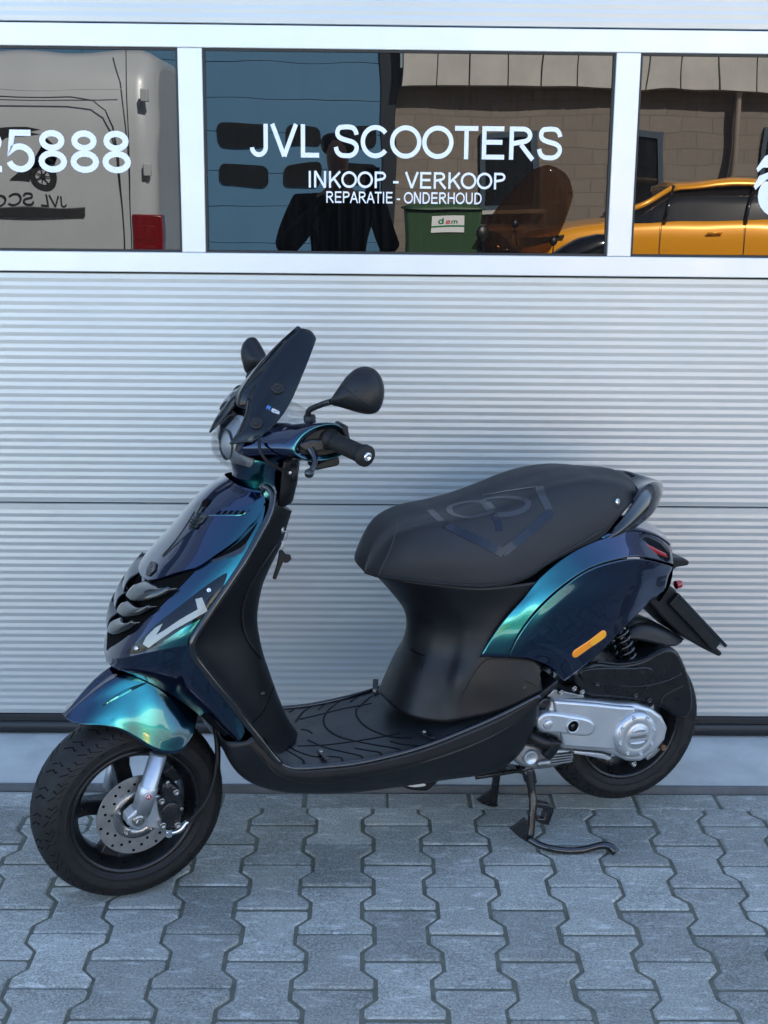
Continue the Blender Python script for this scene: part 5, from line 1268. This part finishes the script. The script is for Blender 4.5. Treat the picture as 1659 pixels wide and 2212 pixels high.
for x, y, mt in ((812, 1005, 'rust_bolt'), (975, 1040, 'steel'), (1155, 942, 'rust_bolt')): bolt('case_bolt', pt(5, x, y, .095), Y, .0075, .012, mt, scoot)
slab('case_rear', 5, [(1060, 1010), (1120, 960), (1160, 930), (1165, 950), (1110, 1005), (1070, 1030)], .03, .09, 'cast_alu', scoot, bevel=.003)
slab('gear_case', 5, [(560, 700), (1100, 740), (1150, 850), (1080, 960), (700, 950), (560, 930)], -.06, .06, 'black_metal', scoot, bevel=.01)
# shock absorber: damper, coil spring
sA, sB = pt(5, 905, 260, .075), pt(5, 965, 440, .075)
mb = MB(); mb.tube([sA-(sB-sA)*.4, sB+(sB-sA)*.1], .011, 12); shk = mb.build('shock_absorber', 'black_metal', scoot)
ax = (sB-sA).normalized(); u_ = ax.cross(Y).normalized(); v_ = ax.cross(u_); P = []
for i in range(140):
    t_ = i/139; an = 2*math.pi*6.5*t_; P.append(sA-(sB-sA)*.25+(sB-sA)*1.3*t_+(u_*math.cos(an)+v_*math.sin(an))*.021)
mb = MB(); mb.tube(P, .0042, 8); mb.build('coil_spring', 'black_gloss', shk)
# inner frame mass that fills the gap between the flanks
mb = MB(); mb.box((.16, -.11, .44), (.42, .11, .62)); mb.build('frame_box', 'black_plastic', scoot, bevel=.03)
mb = MB(); mb.box((.24, -.09, .28), (.44, .09, .44)); mb.build('engine_block', 'black_metal', scoot, bevel=.02)
# exhaust on the far side
mb = MB(); mb.tube(crs([Vector((.30, -.06, .22)), Vector((.2, -.12, .19)), Vector((.05, -.15, .25)), Vector((-.15, -.155, .32)), Vector((-.22, -.155, .34))], 24), [.014]*6+[.02, .03, .042, .05, .052]+[.052]*10+[.045, .03, .02], 16); mb.build('exhaust', 'black_metal', scoot)

# --- centre stand
stn = MB(); stn.tube(crs(rail(5, [(345, 1075, .095), (355, 1160, .10), (365, 1220, .104), (372, 1300, .114), (362, 1400, .122), (355, 1490, .130)]), 30), .0098, 12)
stand = stn.build('centre_stand', 'black_metal', scoot)
mb = MB(); mb.tube(crs(rail(0, [(1078, 1640, -.095), (1072, 1680, -.10), (1066, 1735, -.105)]), 12), .0098, 12); mb.build('stand_leg', 'black_metal', stand)
mb = MB(); mb.tube([pt(5, 345, 1090, .10), pt(0, 1078, 1655, -.10)], .010, 10); mb.build('stand_axle', 'black_metal', stand)
slab('stand_bracket', 5, [(305, 1080), (385, 1085), (400, 1160), (385, 1180), (335, 1175)], .085, .100, 'black_metal', stand, bevel=.003)
fp = rail(5, [(232, 1447), (325, 1378), (345, 1400), (372, 1540), (335, 1525), (285, 1495)], w=.132)
mb = MB(); mb.prism(fp, Vector((.0, -.006, 0))); mb.build('stand_foot', 'black_metal', stand, bevel=.001)
mb = MB(); mb.prism(rail(0, [(1030, 1728), (1062, 1705), (1068, 1716), (1078, 1746), (1056, 1742), (1040, 1736)], w=-.10), Vector((0, -.006, 0))); mb.build('stand_foot', 'black_metal', stand, bevel=.001)
mb = MB(); mb.tube(crs(rail(5, [(345, 1505, .130), (395, 1535, .145), (470, 1562, .165), (580, 1578, .182), (680, 1572, .192), (760, 1552, .200), (810, 1545, .206), (850, 1560, .214), (878, 1590, .224)]), 40), [.0085]*30+[.0085, .0088, .009, .0092, .0095, .0098, .010, .0102, .0102, .0100], 12); mb.build('stand_lever', 'black_gloss', stand)
pd_ = slab('stand_pedal', 5, [(395, 1285), (470, 1295), (503, 1315), (500, 1345), (470, 1425), (440, 1420), (395, 1400), (395, 1380), (440, 1385), (462, 1330), (395, 1315)], .088, .110, 'black_metal', stand, bevel=.003)
mb = MB(); mb.tube(crs(rail(5, [(320, 1085, .09), (240, 1095, .06), (120, 1115, .02), (20, 1130, .0)]), 16), .006, 8); mb.build('stand_spring', 'black_metal', stand)
# belly outlet under the floor
ob = loft('belly_outlet', [rail(6, [(950, 855, .10), (990, 830, .105), (1060, 822, .105), (1130, 832, .105), (1172, 822, .10)]), rail(6, [(955, 862, .10), (1000, 880, .105), (1060, 888, .105), (1110, 885, .105), (1165, 835, .10)])], 'black_plastic', scoot, nu=20, nv=5, solid=.006)
patch('outlet_opening', bvh_of(ob), 6, [(985, 855), (1020, 842), (1070, 842), (1098, 855), (1060, 865), (1010, 865)], 'concrete', ob, .004, n=20)

# --- steering head, handlebar cover
neck = MB(); G = []
for z_, cx_, a_, b_ in ((.872, .932, .060, .058), (.885, .934, .068, .064), (.897, .934, .066, .062), (.915, .932, .059, .056), (.94, .928, .060, .058), (.965, .925, .068, .066), (.99, .92, .075, .072)):
    G.append([FORK.turn((cx_+a_*math.cos(t), b_*math.sin(t), z_ - .12*(a_*math.cos(t)))) for t in np.linspace(0, 2*math.pi, 41)[:-1]])
neck.grid(G, cv=True); nk = neck.build('steering_neck', 'pearl_paint', scoot, solid=.002)
mb = MB(); G2 = []
for z_, cx_, a_, b_ in ((.862, .920, .062, .060), (.90, .915, .066, .063), (.95, .912, .068, .066), (.985, .905, .072, .07)):
    G2.append([FORK.turn((cx_+a_*math.cos(t), b_*math.sin(t), z_-.12*(a_*math.cos(t)))) for t in np.linspace(math.pi*.52, math.pi*1.48, 25)])
mb.grid(G2); mb.build('neck_cover', 'black_plastic', scoot, solid=.003)
def hsec(w, pts): return [Vector((s, w, z)) for s, z in pts]
HS = [hsec(.194, [(.900, 1.010), (.884, 1.036), (.855, 1.050), (.825, 1.050), (.805, 1.031), (.808, 1.008), (.838, .998), (.878, .999)]),
      hsec(.198, [(.915, 1.010), (.896, 1.043), (.860, 1.060), (.822, 1.060), (.795, 1.034), (.800, 1.004), (.838, .989), (.885, .991)]),
      hsec(.165, [(.938, 1.006), (.915, 1.042), (.873, 1.060), (.826, 1.060), (.792, 1.036), (.797, 1.002), (.836, .982), (.895, .984)]),
      hsec(.125, [(.962, 1.000), (.938, 1.036), (.890, 1.056), (.836, 1.058), (.798, 1.036), (.804, 1.000), (.845, .975), (.915, .976)]),
      hsec(.075, [(.992, .992), (.966, 1.030), (.910, 1.052), (.850, 1.054), (.808, 1.034), (.815, .998), (.860, .968), (.940, .966)]),
      hsec(.0, [(1.004, .988), (.976, 1.028), (.92, 1.050), (.856, 1.052), (.815, 1.034), (.822, .996), (.868, .964), (.950, .960)])]
HSc = [crs(s, 40, True) for s in HS]
full_h = HSc + [[FORK.mir(p) for p in s] for s in reversed(HSc[:-1])]
mb = MB(); mb.grid(across(full_h, 61), cu=True); hb = mb.build('handlebar_cover', 'pearl_paint', scoot, solid=.0025); hbv = bvh_of(hb)
for Fm in (None, FORK):
    P = [p+Vector((0, -.004, 0)) for p in HSc[0]]; P = [Fm.mir(p) for p in P] if Fm else P
    mb = MB(); mb.add(P, [tuple(range(len(P)))]); mb.build('cover_end', 'black_plastic', hb)
# headlight: clear lens in front of a bright reflector
lr = []
for w_, pts in ((.062, [(.985, 1.020), (1.000, 1.005), (1.002, .988), (.988, .970)]), (.052, [(.988, 1.040), (1.012, 1.012), (1.014, .982), (.990, .955)]), (.03, [(.990, 1.055), (1.024, 1.018), (1.027, .977), (.994, .944)]), (0, [(.990, 1.060), (1.030, 1.020), (1.034, .976), (.996, .940)])):
    lr.append(crs([FORK.turn((s, w_, z)) for s, z in pts], 20))
lr2 = lr+[[FORK.mir(p) for p in r] for r in reversed(lr[:-1])]
mb = MB(); mb.grid(across(lr2, 41)); lens = mb.build('headlight_lens', 'clear_plastic', scoot, solid=.002)
mb = MB(); G = across([[p+Vector((-.02, 0, 0)) for p in r] for r in lr2], 31)
cc2 = sum((p for r in G for p in r), Vector())/(len(G)*len(G[0]))
G = [[cc2+(p-cc2)*.92 for p in r] for r in G]; mb.grid(G); mb.build('reflector_bowl', 'silver', lens)
mb = MB(); mb.lathe([(0, .0), (.02, .002), (.03, .010), (.034, .022)], cc2+Vector((.0, 0, 0)), FORK.x, 28); mb.build('lamp_ring', 'black_gloss', lens)
# dash
mb = MB(); G = [[FORK.turn((.835+.055*i/6+.03*(1-abs(j-4)/4)**2*0, (-1+j/4)*.085*(1-.2*i/6), 1.055+.022*math.sin(math.pi*(i+1)/8)*(1-(j/4-1)**4)+.01*i/6)) for j in range(9)] for i in range(7)]; mb.grid(G); mb.build('dashboard_glass', 'clear_plastic', scoot, solid=.002)

# grip, lever, switch, cables
def both(fn): fn(None); fn(FORK)
gA, gB = pt(1, 1035, 880, .190), pt(1, 1290, 998, .298)
gd = (gB-gA).normalized(); gl = (gB-gA).length
def grip(Fm):
    f = (lambda p: Fm.mir(p)) if Fm else (lambda p: p)
    a, b = f(gA), f(gB); prof = [(.0, -.01), (.0215, -.01), (.0220, .004), (.0190, .008), (.0175, .014)]
    n = 16
    for i in range(n): 
        q = .02+(gl-.04)*i/n; prof += [(.0172, q), (.0186, q+.0022), (.0186, q+.0045), (.0172, q+.0062)]
    prof += [(.0172, gl-.016), (.0215, gl-.012), (.0222, gl-.006), (.0218, gl), (.019, gl+.003), (0, gl+.003)]
    mb = MB(); mb.lathe(prof, a, b-a, 24); g = mb.build('grip', 'rubber', scoot)
    disc('bar_end', b+(b-a).normalized()*.003, b-a, [(0, .0005), (.004, .0005), (.0045, .004), (.0085, .0035), (.0095, 0)], 'chrome', g)
    mb = MB(); mb.lathe([(0, -.04), (.017, -.04), (.0195, -.015), (.0195, -.004), (0, -.004)], a, b-a, 24); mb.build('switch_housing', 'black_plastic', g)
    P = [f(p) for p in crs(rail(1, [(850, 900, .18), (890, 935, .19), (925, 985, .205), (932, 1040, .218), (915, 1085, .224), (893, 1115, .226)]), 20)]
    if Fm: P = [P[0]+(p-P[0])*.55 for p in P]
    mb = MB(); mb.tube(P, [.009, .0095, .010, .010, .0095, .009, .0085, .008, .0075, .007, .0066, .0062, .006, .006, .006, .006, .006, .006, .006, .006], 12)
    c = P[-1]; mb.lathe([(0, -.0098), (.005, -.0085), (.0085, -.005), (.0098, 0), (.0085, .005), (.005, .0085), (0, .0098)], c, Y, 18); mb.build('brake_lever', 'black_gloss', g)
both(grip)
slab('lever_perch', 1, [(830, 910), (900, 885), (990, 880), (1010, 900), (1000, 960), (930, 970), (850, 960), (832, 935)], .165, .2, 'black_metal', scoot, bevel=.005)
slab('grip_flange', 1, [(1115, 800), (1135, 775), (1165, 790), (1172, 850), (1178, 890), (1160, 905), (1140, 870)], .15, .2, 'black_plastic', scoot, bevel=.005)
slab('switch_block', 1, [(930, 1060), (1030, 1015), (1100, 1000), (1110, 1040), (1095, 1065), (940, 1098)], .12, .175, 'black_plastic', scoot, bevel=.005)
mb = MB(); mb.tube(crs(rail(1, [(545, 880, .125), (555, 960, .145), (600, 1030, .15), (680, 1080, .14), (755, 1108, .11)]), 24), .0032, 8); mb.build('control_cable', 'rubber', scoot)
bolt('cable_end', pt(1, 755, 1108, .11), Y, .004, .006, 'chrome', scoot, False)
mb = MB(); mb.tube(rail(1, [(790, 1050, .10), (785, 1120, .10), (783, 1170, .10)]), .0075, 10); mb.build('cable_boot', 'black_plastic', scoot)

# windscreen: smoked, arched over the headlight
ws = [rail(1, [(938, 190, .034), (915, 265, 0.0500), (850, 430, 0.0680), (765, 620, 0.0820), (690, 738, 0.0920), (600, 835, 0.0980), (500, 903, .090)], FORK),
      rail(1, [(925, 158, .030), (880, 265, 0.0465), (800, 430, 0.0632), (700, 600, 0.0763), (610, 735, 0.0856), (520, 835, .088), (425, 905, .076)], FORK),
      rail(1, [(905, 135, .025), (840, 250, 0.0400), (740, 410, 0.0544), (640, 560, 0.0656), (550, 700, 0.0736), (450, 830, .074), (345, 915, .055)], FORK),
      rail(1, [(880, 122, .018), (795, 235, 0.0290), (680, 395, 0.0394), (580, 540, 0.0476), (505, 655, 0.0534), (470, 740, 0.0614), (372, 882, .052)], FORK),
      rail(1, [(845, 116, 0.0118), (735, 222, 0.0140), (615, 368, 0.0190), (525, 498, 0.0230), (482, 580, 0.0258), (468, 640, 0.0296), (466, 690, 0.0302)], FORK),
      rail(1, [(812, 122, 0.0000), (698, 228, 0.0000), (572, 366, 0.0000), (470, 486, 0.0000), (425, 555, 0.0000), (406, 610, 0.0000), (400, 655, 0.0000)], FORK)]
scr = loft('windscreen', ws, 'smoke', scoot, nu=44, sym=FORK, nv=61, solid=.004); wbv = bvh_of(scr)
for x, y in ((675, 528), (530, 772)):
    h = hit(wbv, 1, x, y)
    if h:
        c_ = disc('screen_screw', h[0], h[1], [(0, .0075), (.005, .0075), (.0056, .0055), (.0062, .007), (.0125, .0065), (.0138, .004), (.014, -.004)], 'black_plastic', scr)
        p2 = FORK.mir(h[0]); n2 = h[1]-FORK.n*(2*h[1].dot(FORK.n)); disc('screen_screw', p2, n2, [(0, .0075), (.005, .0075), (.0056, .0055), (.0062, .007), (.0125, .0065), (.0138, .004), (.014, -.004)], 'black_plastic', scr)
        for q_, n_ in ((h[0], h[1]), (p2, n2)):
            mb = MB(); mb.tube([q_, q_-n_*.03], .004, 8); mb.build('screen_stay', 'black_metal', scr)
h0, h1, h2 = hit(wbv, 1, 628, 690), hit(wbv, 1, 683, 712), hit(wbv, 1, 636, 668)
lettering('lettering', 'REGIA', h0[0]+h0[1]*.003, h1[0]-h0[0], h2[0]-h0[0], 'white_vinyl', scr, thick=.0006, bold=True)
h0, h1, h2 = hit(wbv, 1, 594, 672), hit(wbv, 1, 622, 684), hit(wbv, 1, 606, 648)
lettering('lettering', 'R', h0[0]+h0[1]*.003, h1[0]-h0[0], h2[0]-h0[0], 'blue_print', scr, thick=.0006, bold=True)

# mirrors
def mirror_part(outline, F, w0, bulge, stalk, base, name='mirror_housing'):
    P = crs(rail(1, outline, F, w0), 48, True); c = sum(P, Vector())/len(P)
    rings = []
    for f, d in ((.93, -.002), (1.0, .004), (.99, .010), (.93, .020), (.82, .030), (.65, .038), (.42, .043), (.2, .0455), (.02, .046)):
        rings.append([c+(p-c)*f+bulge*(d/.046) for p in P])
    return P, c, rings
mo = [(1035, 618), (1062, 570), (1110, 500), (1160, 435), (1215, 392), (1285, 376), (1350, 402), (1392, 462), (1408, 540), (1398, 620), (1365, 685), (1310, 706), (1240, 698), (1160, 675), (1090, 654), (1050, 645)]
# the near mirror: plane of the glass faces the rider, tilted; the shell bulges forward
mC = pt(1, 1255, 545, .235); fwd = Vector((.93, .25, .10)).normalized()
mfr = Frame(mC, None); mfr.n = fwd
def mrail(pts): return [pt(1, x, y, 0., mfr) for x, y in pts]
class Pl:   # plane through the mirror centre, facing the rider
    def __init__(s, A, n): s.A = A; s.n = n
    def at(s, px, py, w):
        d = lray(px, py); return CP + d*((w-(CP-s.A).dot(s.n))/d.dot(s.n))
mpl = Pl(mC, Vector((.50, .84, .18)).normalized())
def build_mirror(P, c, nrm, stalk_pts, base_pt):
    mb = MB(); rings = []
    for f, d in ((.90, -.016), (.97, -.015), (1.0, -.010), (1.0, -.002), (.97, .006), (.88, .015), (.74, .022), (.55, .0275), (.3, .0305), (.02, .0315)):
        rings.append([c+(p-c)*f+nrm*d for p in P])
    mb.grid(rings, cv=True); hs_ = mb.build('mirror', 'black_plastic', scoot)
    mb = MB(); mb.grid([[c+(p-c)*f+nrm*-.0155 for p in P] for f in (.90, .6, .3, .02)], cv=True); mb.build('mirror_glass', 'chrome', hs_)
    mb = MB(); mb.tube(crs(stalk_pts, 24), .0062, 12); mb.build('mirror_stalk', 'black_metal', hs_)
    mb = MB(); mb.lathe([(.0, -.018), (.015, -.018), (.015, -.012), (.0125, -.010), (.0125, .008), (.0105, .012), (0, .012)], base_pt, (0, 0, 1), 24); mb.build('mirror_base', 'black_plastic', hs_)
    return hs_
MP = crs([pt(1, x, y, 0., mpl) for x, y in mo], 48, True); mcc = sum(MP, Vector())/len(MP)
sk = rail(1, [(1045, 620, .205), (1000, 632, .19), (940, 655, .165), (900, 675, .148), (886, 695, .140), (890, 740, .136)])
bs = pt(1, 896, 750, .136)
nm = build_mirror(MP, mcc, mpl.n, sk, bs); nbv = bvh_of(nm)
strip('mirror_ridge', nbv, 1, [(1110, 505), (1180, 560), (1260, 610), (1320, 648)], .004, 'black_plastic', nm, off=.0015, taper=True)
# the far mirror, seen almost edge-on beside the screen
fC = pt(1, 520, 300, -.285)
fpl = Pl(fC, Vector((.84, .50, .12)).normalized())
fo = [(488, 440), (468, 380), (452, 320), (450, 255), (466, 200), (490, 174), (508, 178), (535, 215), (565, 270), (590, 325), (580, 370), (540, 420)]
FP = crs([pt(1, x, y, 0., fpl) for x, y in fo], 40, True); fcc = sum(FP, Vector())/len(FP)
nf = fpl.n
mb = MB(); rings = [[fcc+(p-fcc)*f+nf*d for p in FP] for f, d in ((.9, -.012), (1.0, -.008), (1.0, 0), (.95, .010), (.8, .02), (.55, .027), (.3, .03), (.02, .031))]; mb.grid(rings, cv=True); fm2 = mb.build('mirror', 'black_plastic', scoot)
mb = MB(); mb.grid([[fcc+(p-fcc)*f-nf*.0118 for p in FP] for f in (.9, .5, .02)], cv=True); mb.build('mirror_glass', 'chrome', fm2)
mb = MB(); mb.tube(crs([pt(1, 490, 430, -.26), pt(1, 500, 470, -.22), FORK.mir(bs)+Vector((0, 0, .05)), FORK.mir(bs)], 20), .0062, 10); mb.build('mirror_stalk', 'black_metal', fm2)

# keys hanging at the ignition lock
kA = pt(2, 1352, 405, .045)
key = tag(empty('key_bunch', scoot.matrix_world @ kA if False else SO+es*kA.x+ew*kA.y+ez*kA.z, math.pi+SA), 'black scooter keys on a thin steel ring below the handlebar', 'keys')
def kp(x, y): return pt(2, x, y, .045)-kA
mb = MB()
c_ = kp(1352, 445); P = [c_+Vector((math.cos(t)*.0085, math.sin(t)*.005, math.sin(t)*.0125)) for t in np.linspace(0, 2*math.pi, 25)]; mb.tube(P, .0007, 6, cap=False); mb.build('key_ring', 'chrome', key)
mb = MB(); c_ = kp(1342, 505); P = [c_+Vector((math.sin(t)*.002, math.cos(t)*.006, math.sin(t)*.0095)) for t in np.linspace(0, 2*math.pi, 21)]; mb.tube(P, .0006, 6, cap=False); mb.build('key_ring', 'chrome', key)
mb = MB(); mb.prism([kp(x, y) for x, y in ((1325, 545), (1345, 538), (1362, 560), (1360, 605), (1335, 660), (1300, 745), (1278, 738), (1305, 655), (1318, 600))], (0, -.006, 0)); mb.build('key', 'black_plastic', key, bevel=.0012)
mb = MB(); mb.prism([kp(x, y)+Vector((0, -.008, 0)) for x, y in ((1350, 560), (1380, 575), (1408, 580), (1416, 608), (1395, 632), (1370, 638), (1352, 620))], (0, -.005, 0)); mb.build('key', 'black_plastic', key, bevel=.0012)
mb = MB(); mb.tube([kA-kA, Vector((.02, -.01, .004))], .008, 12); mb.build('lock_barrel', 'steel', key)
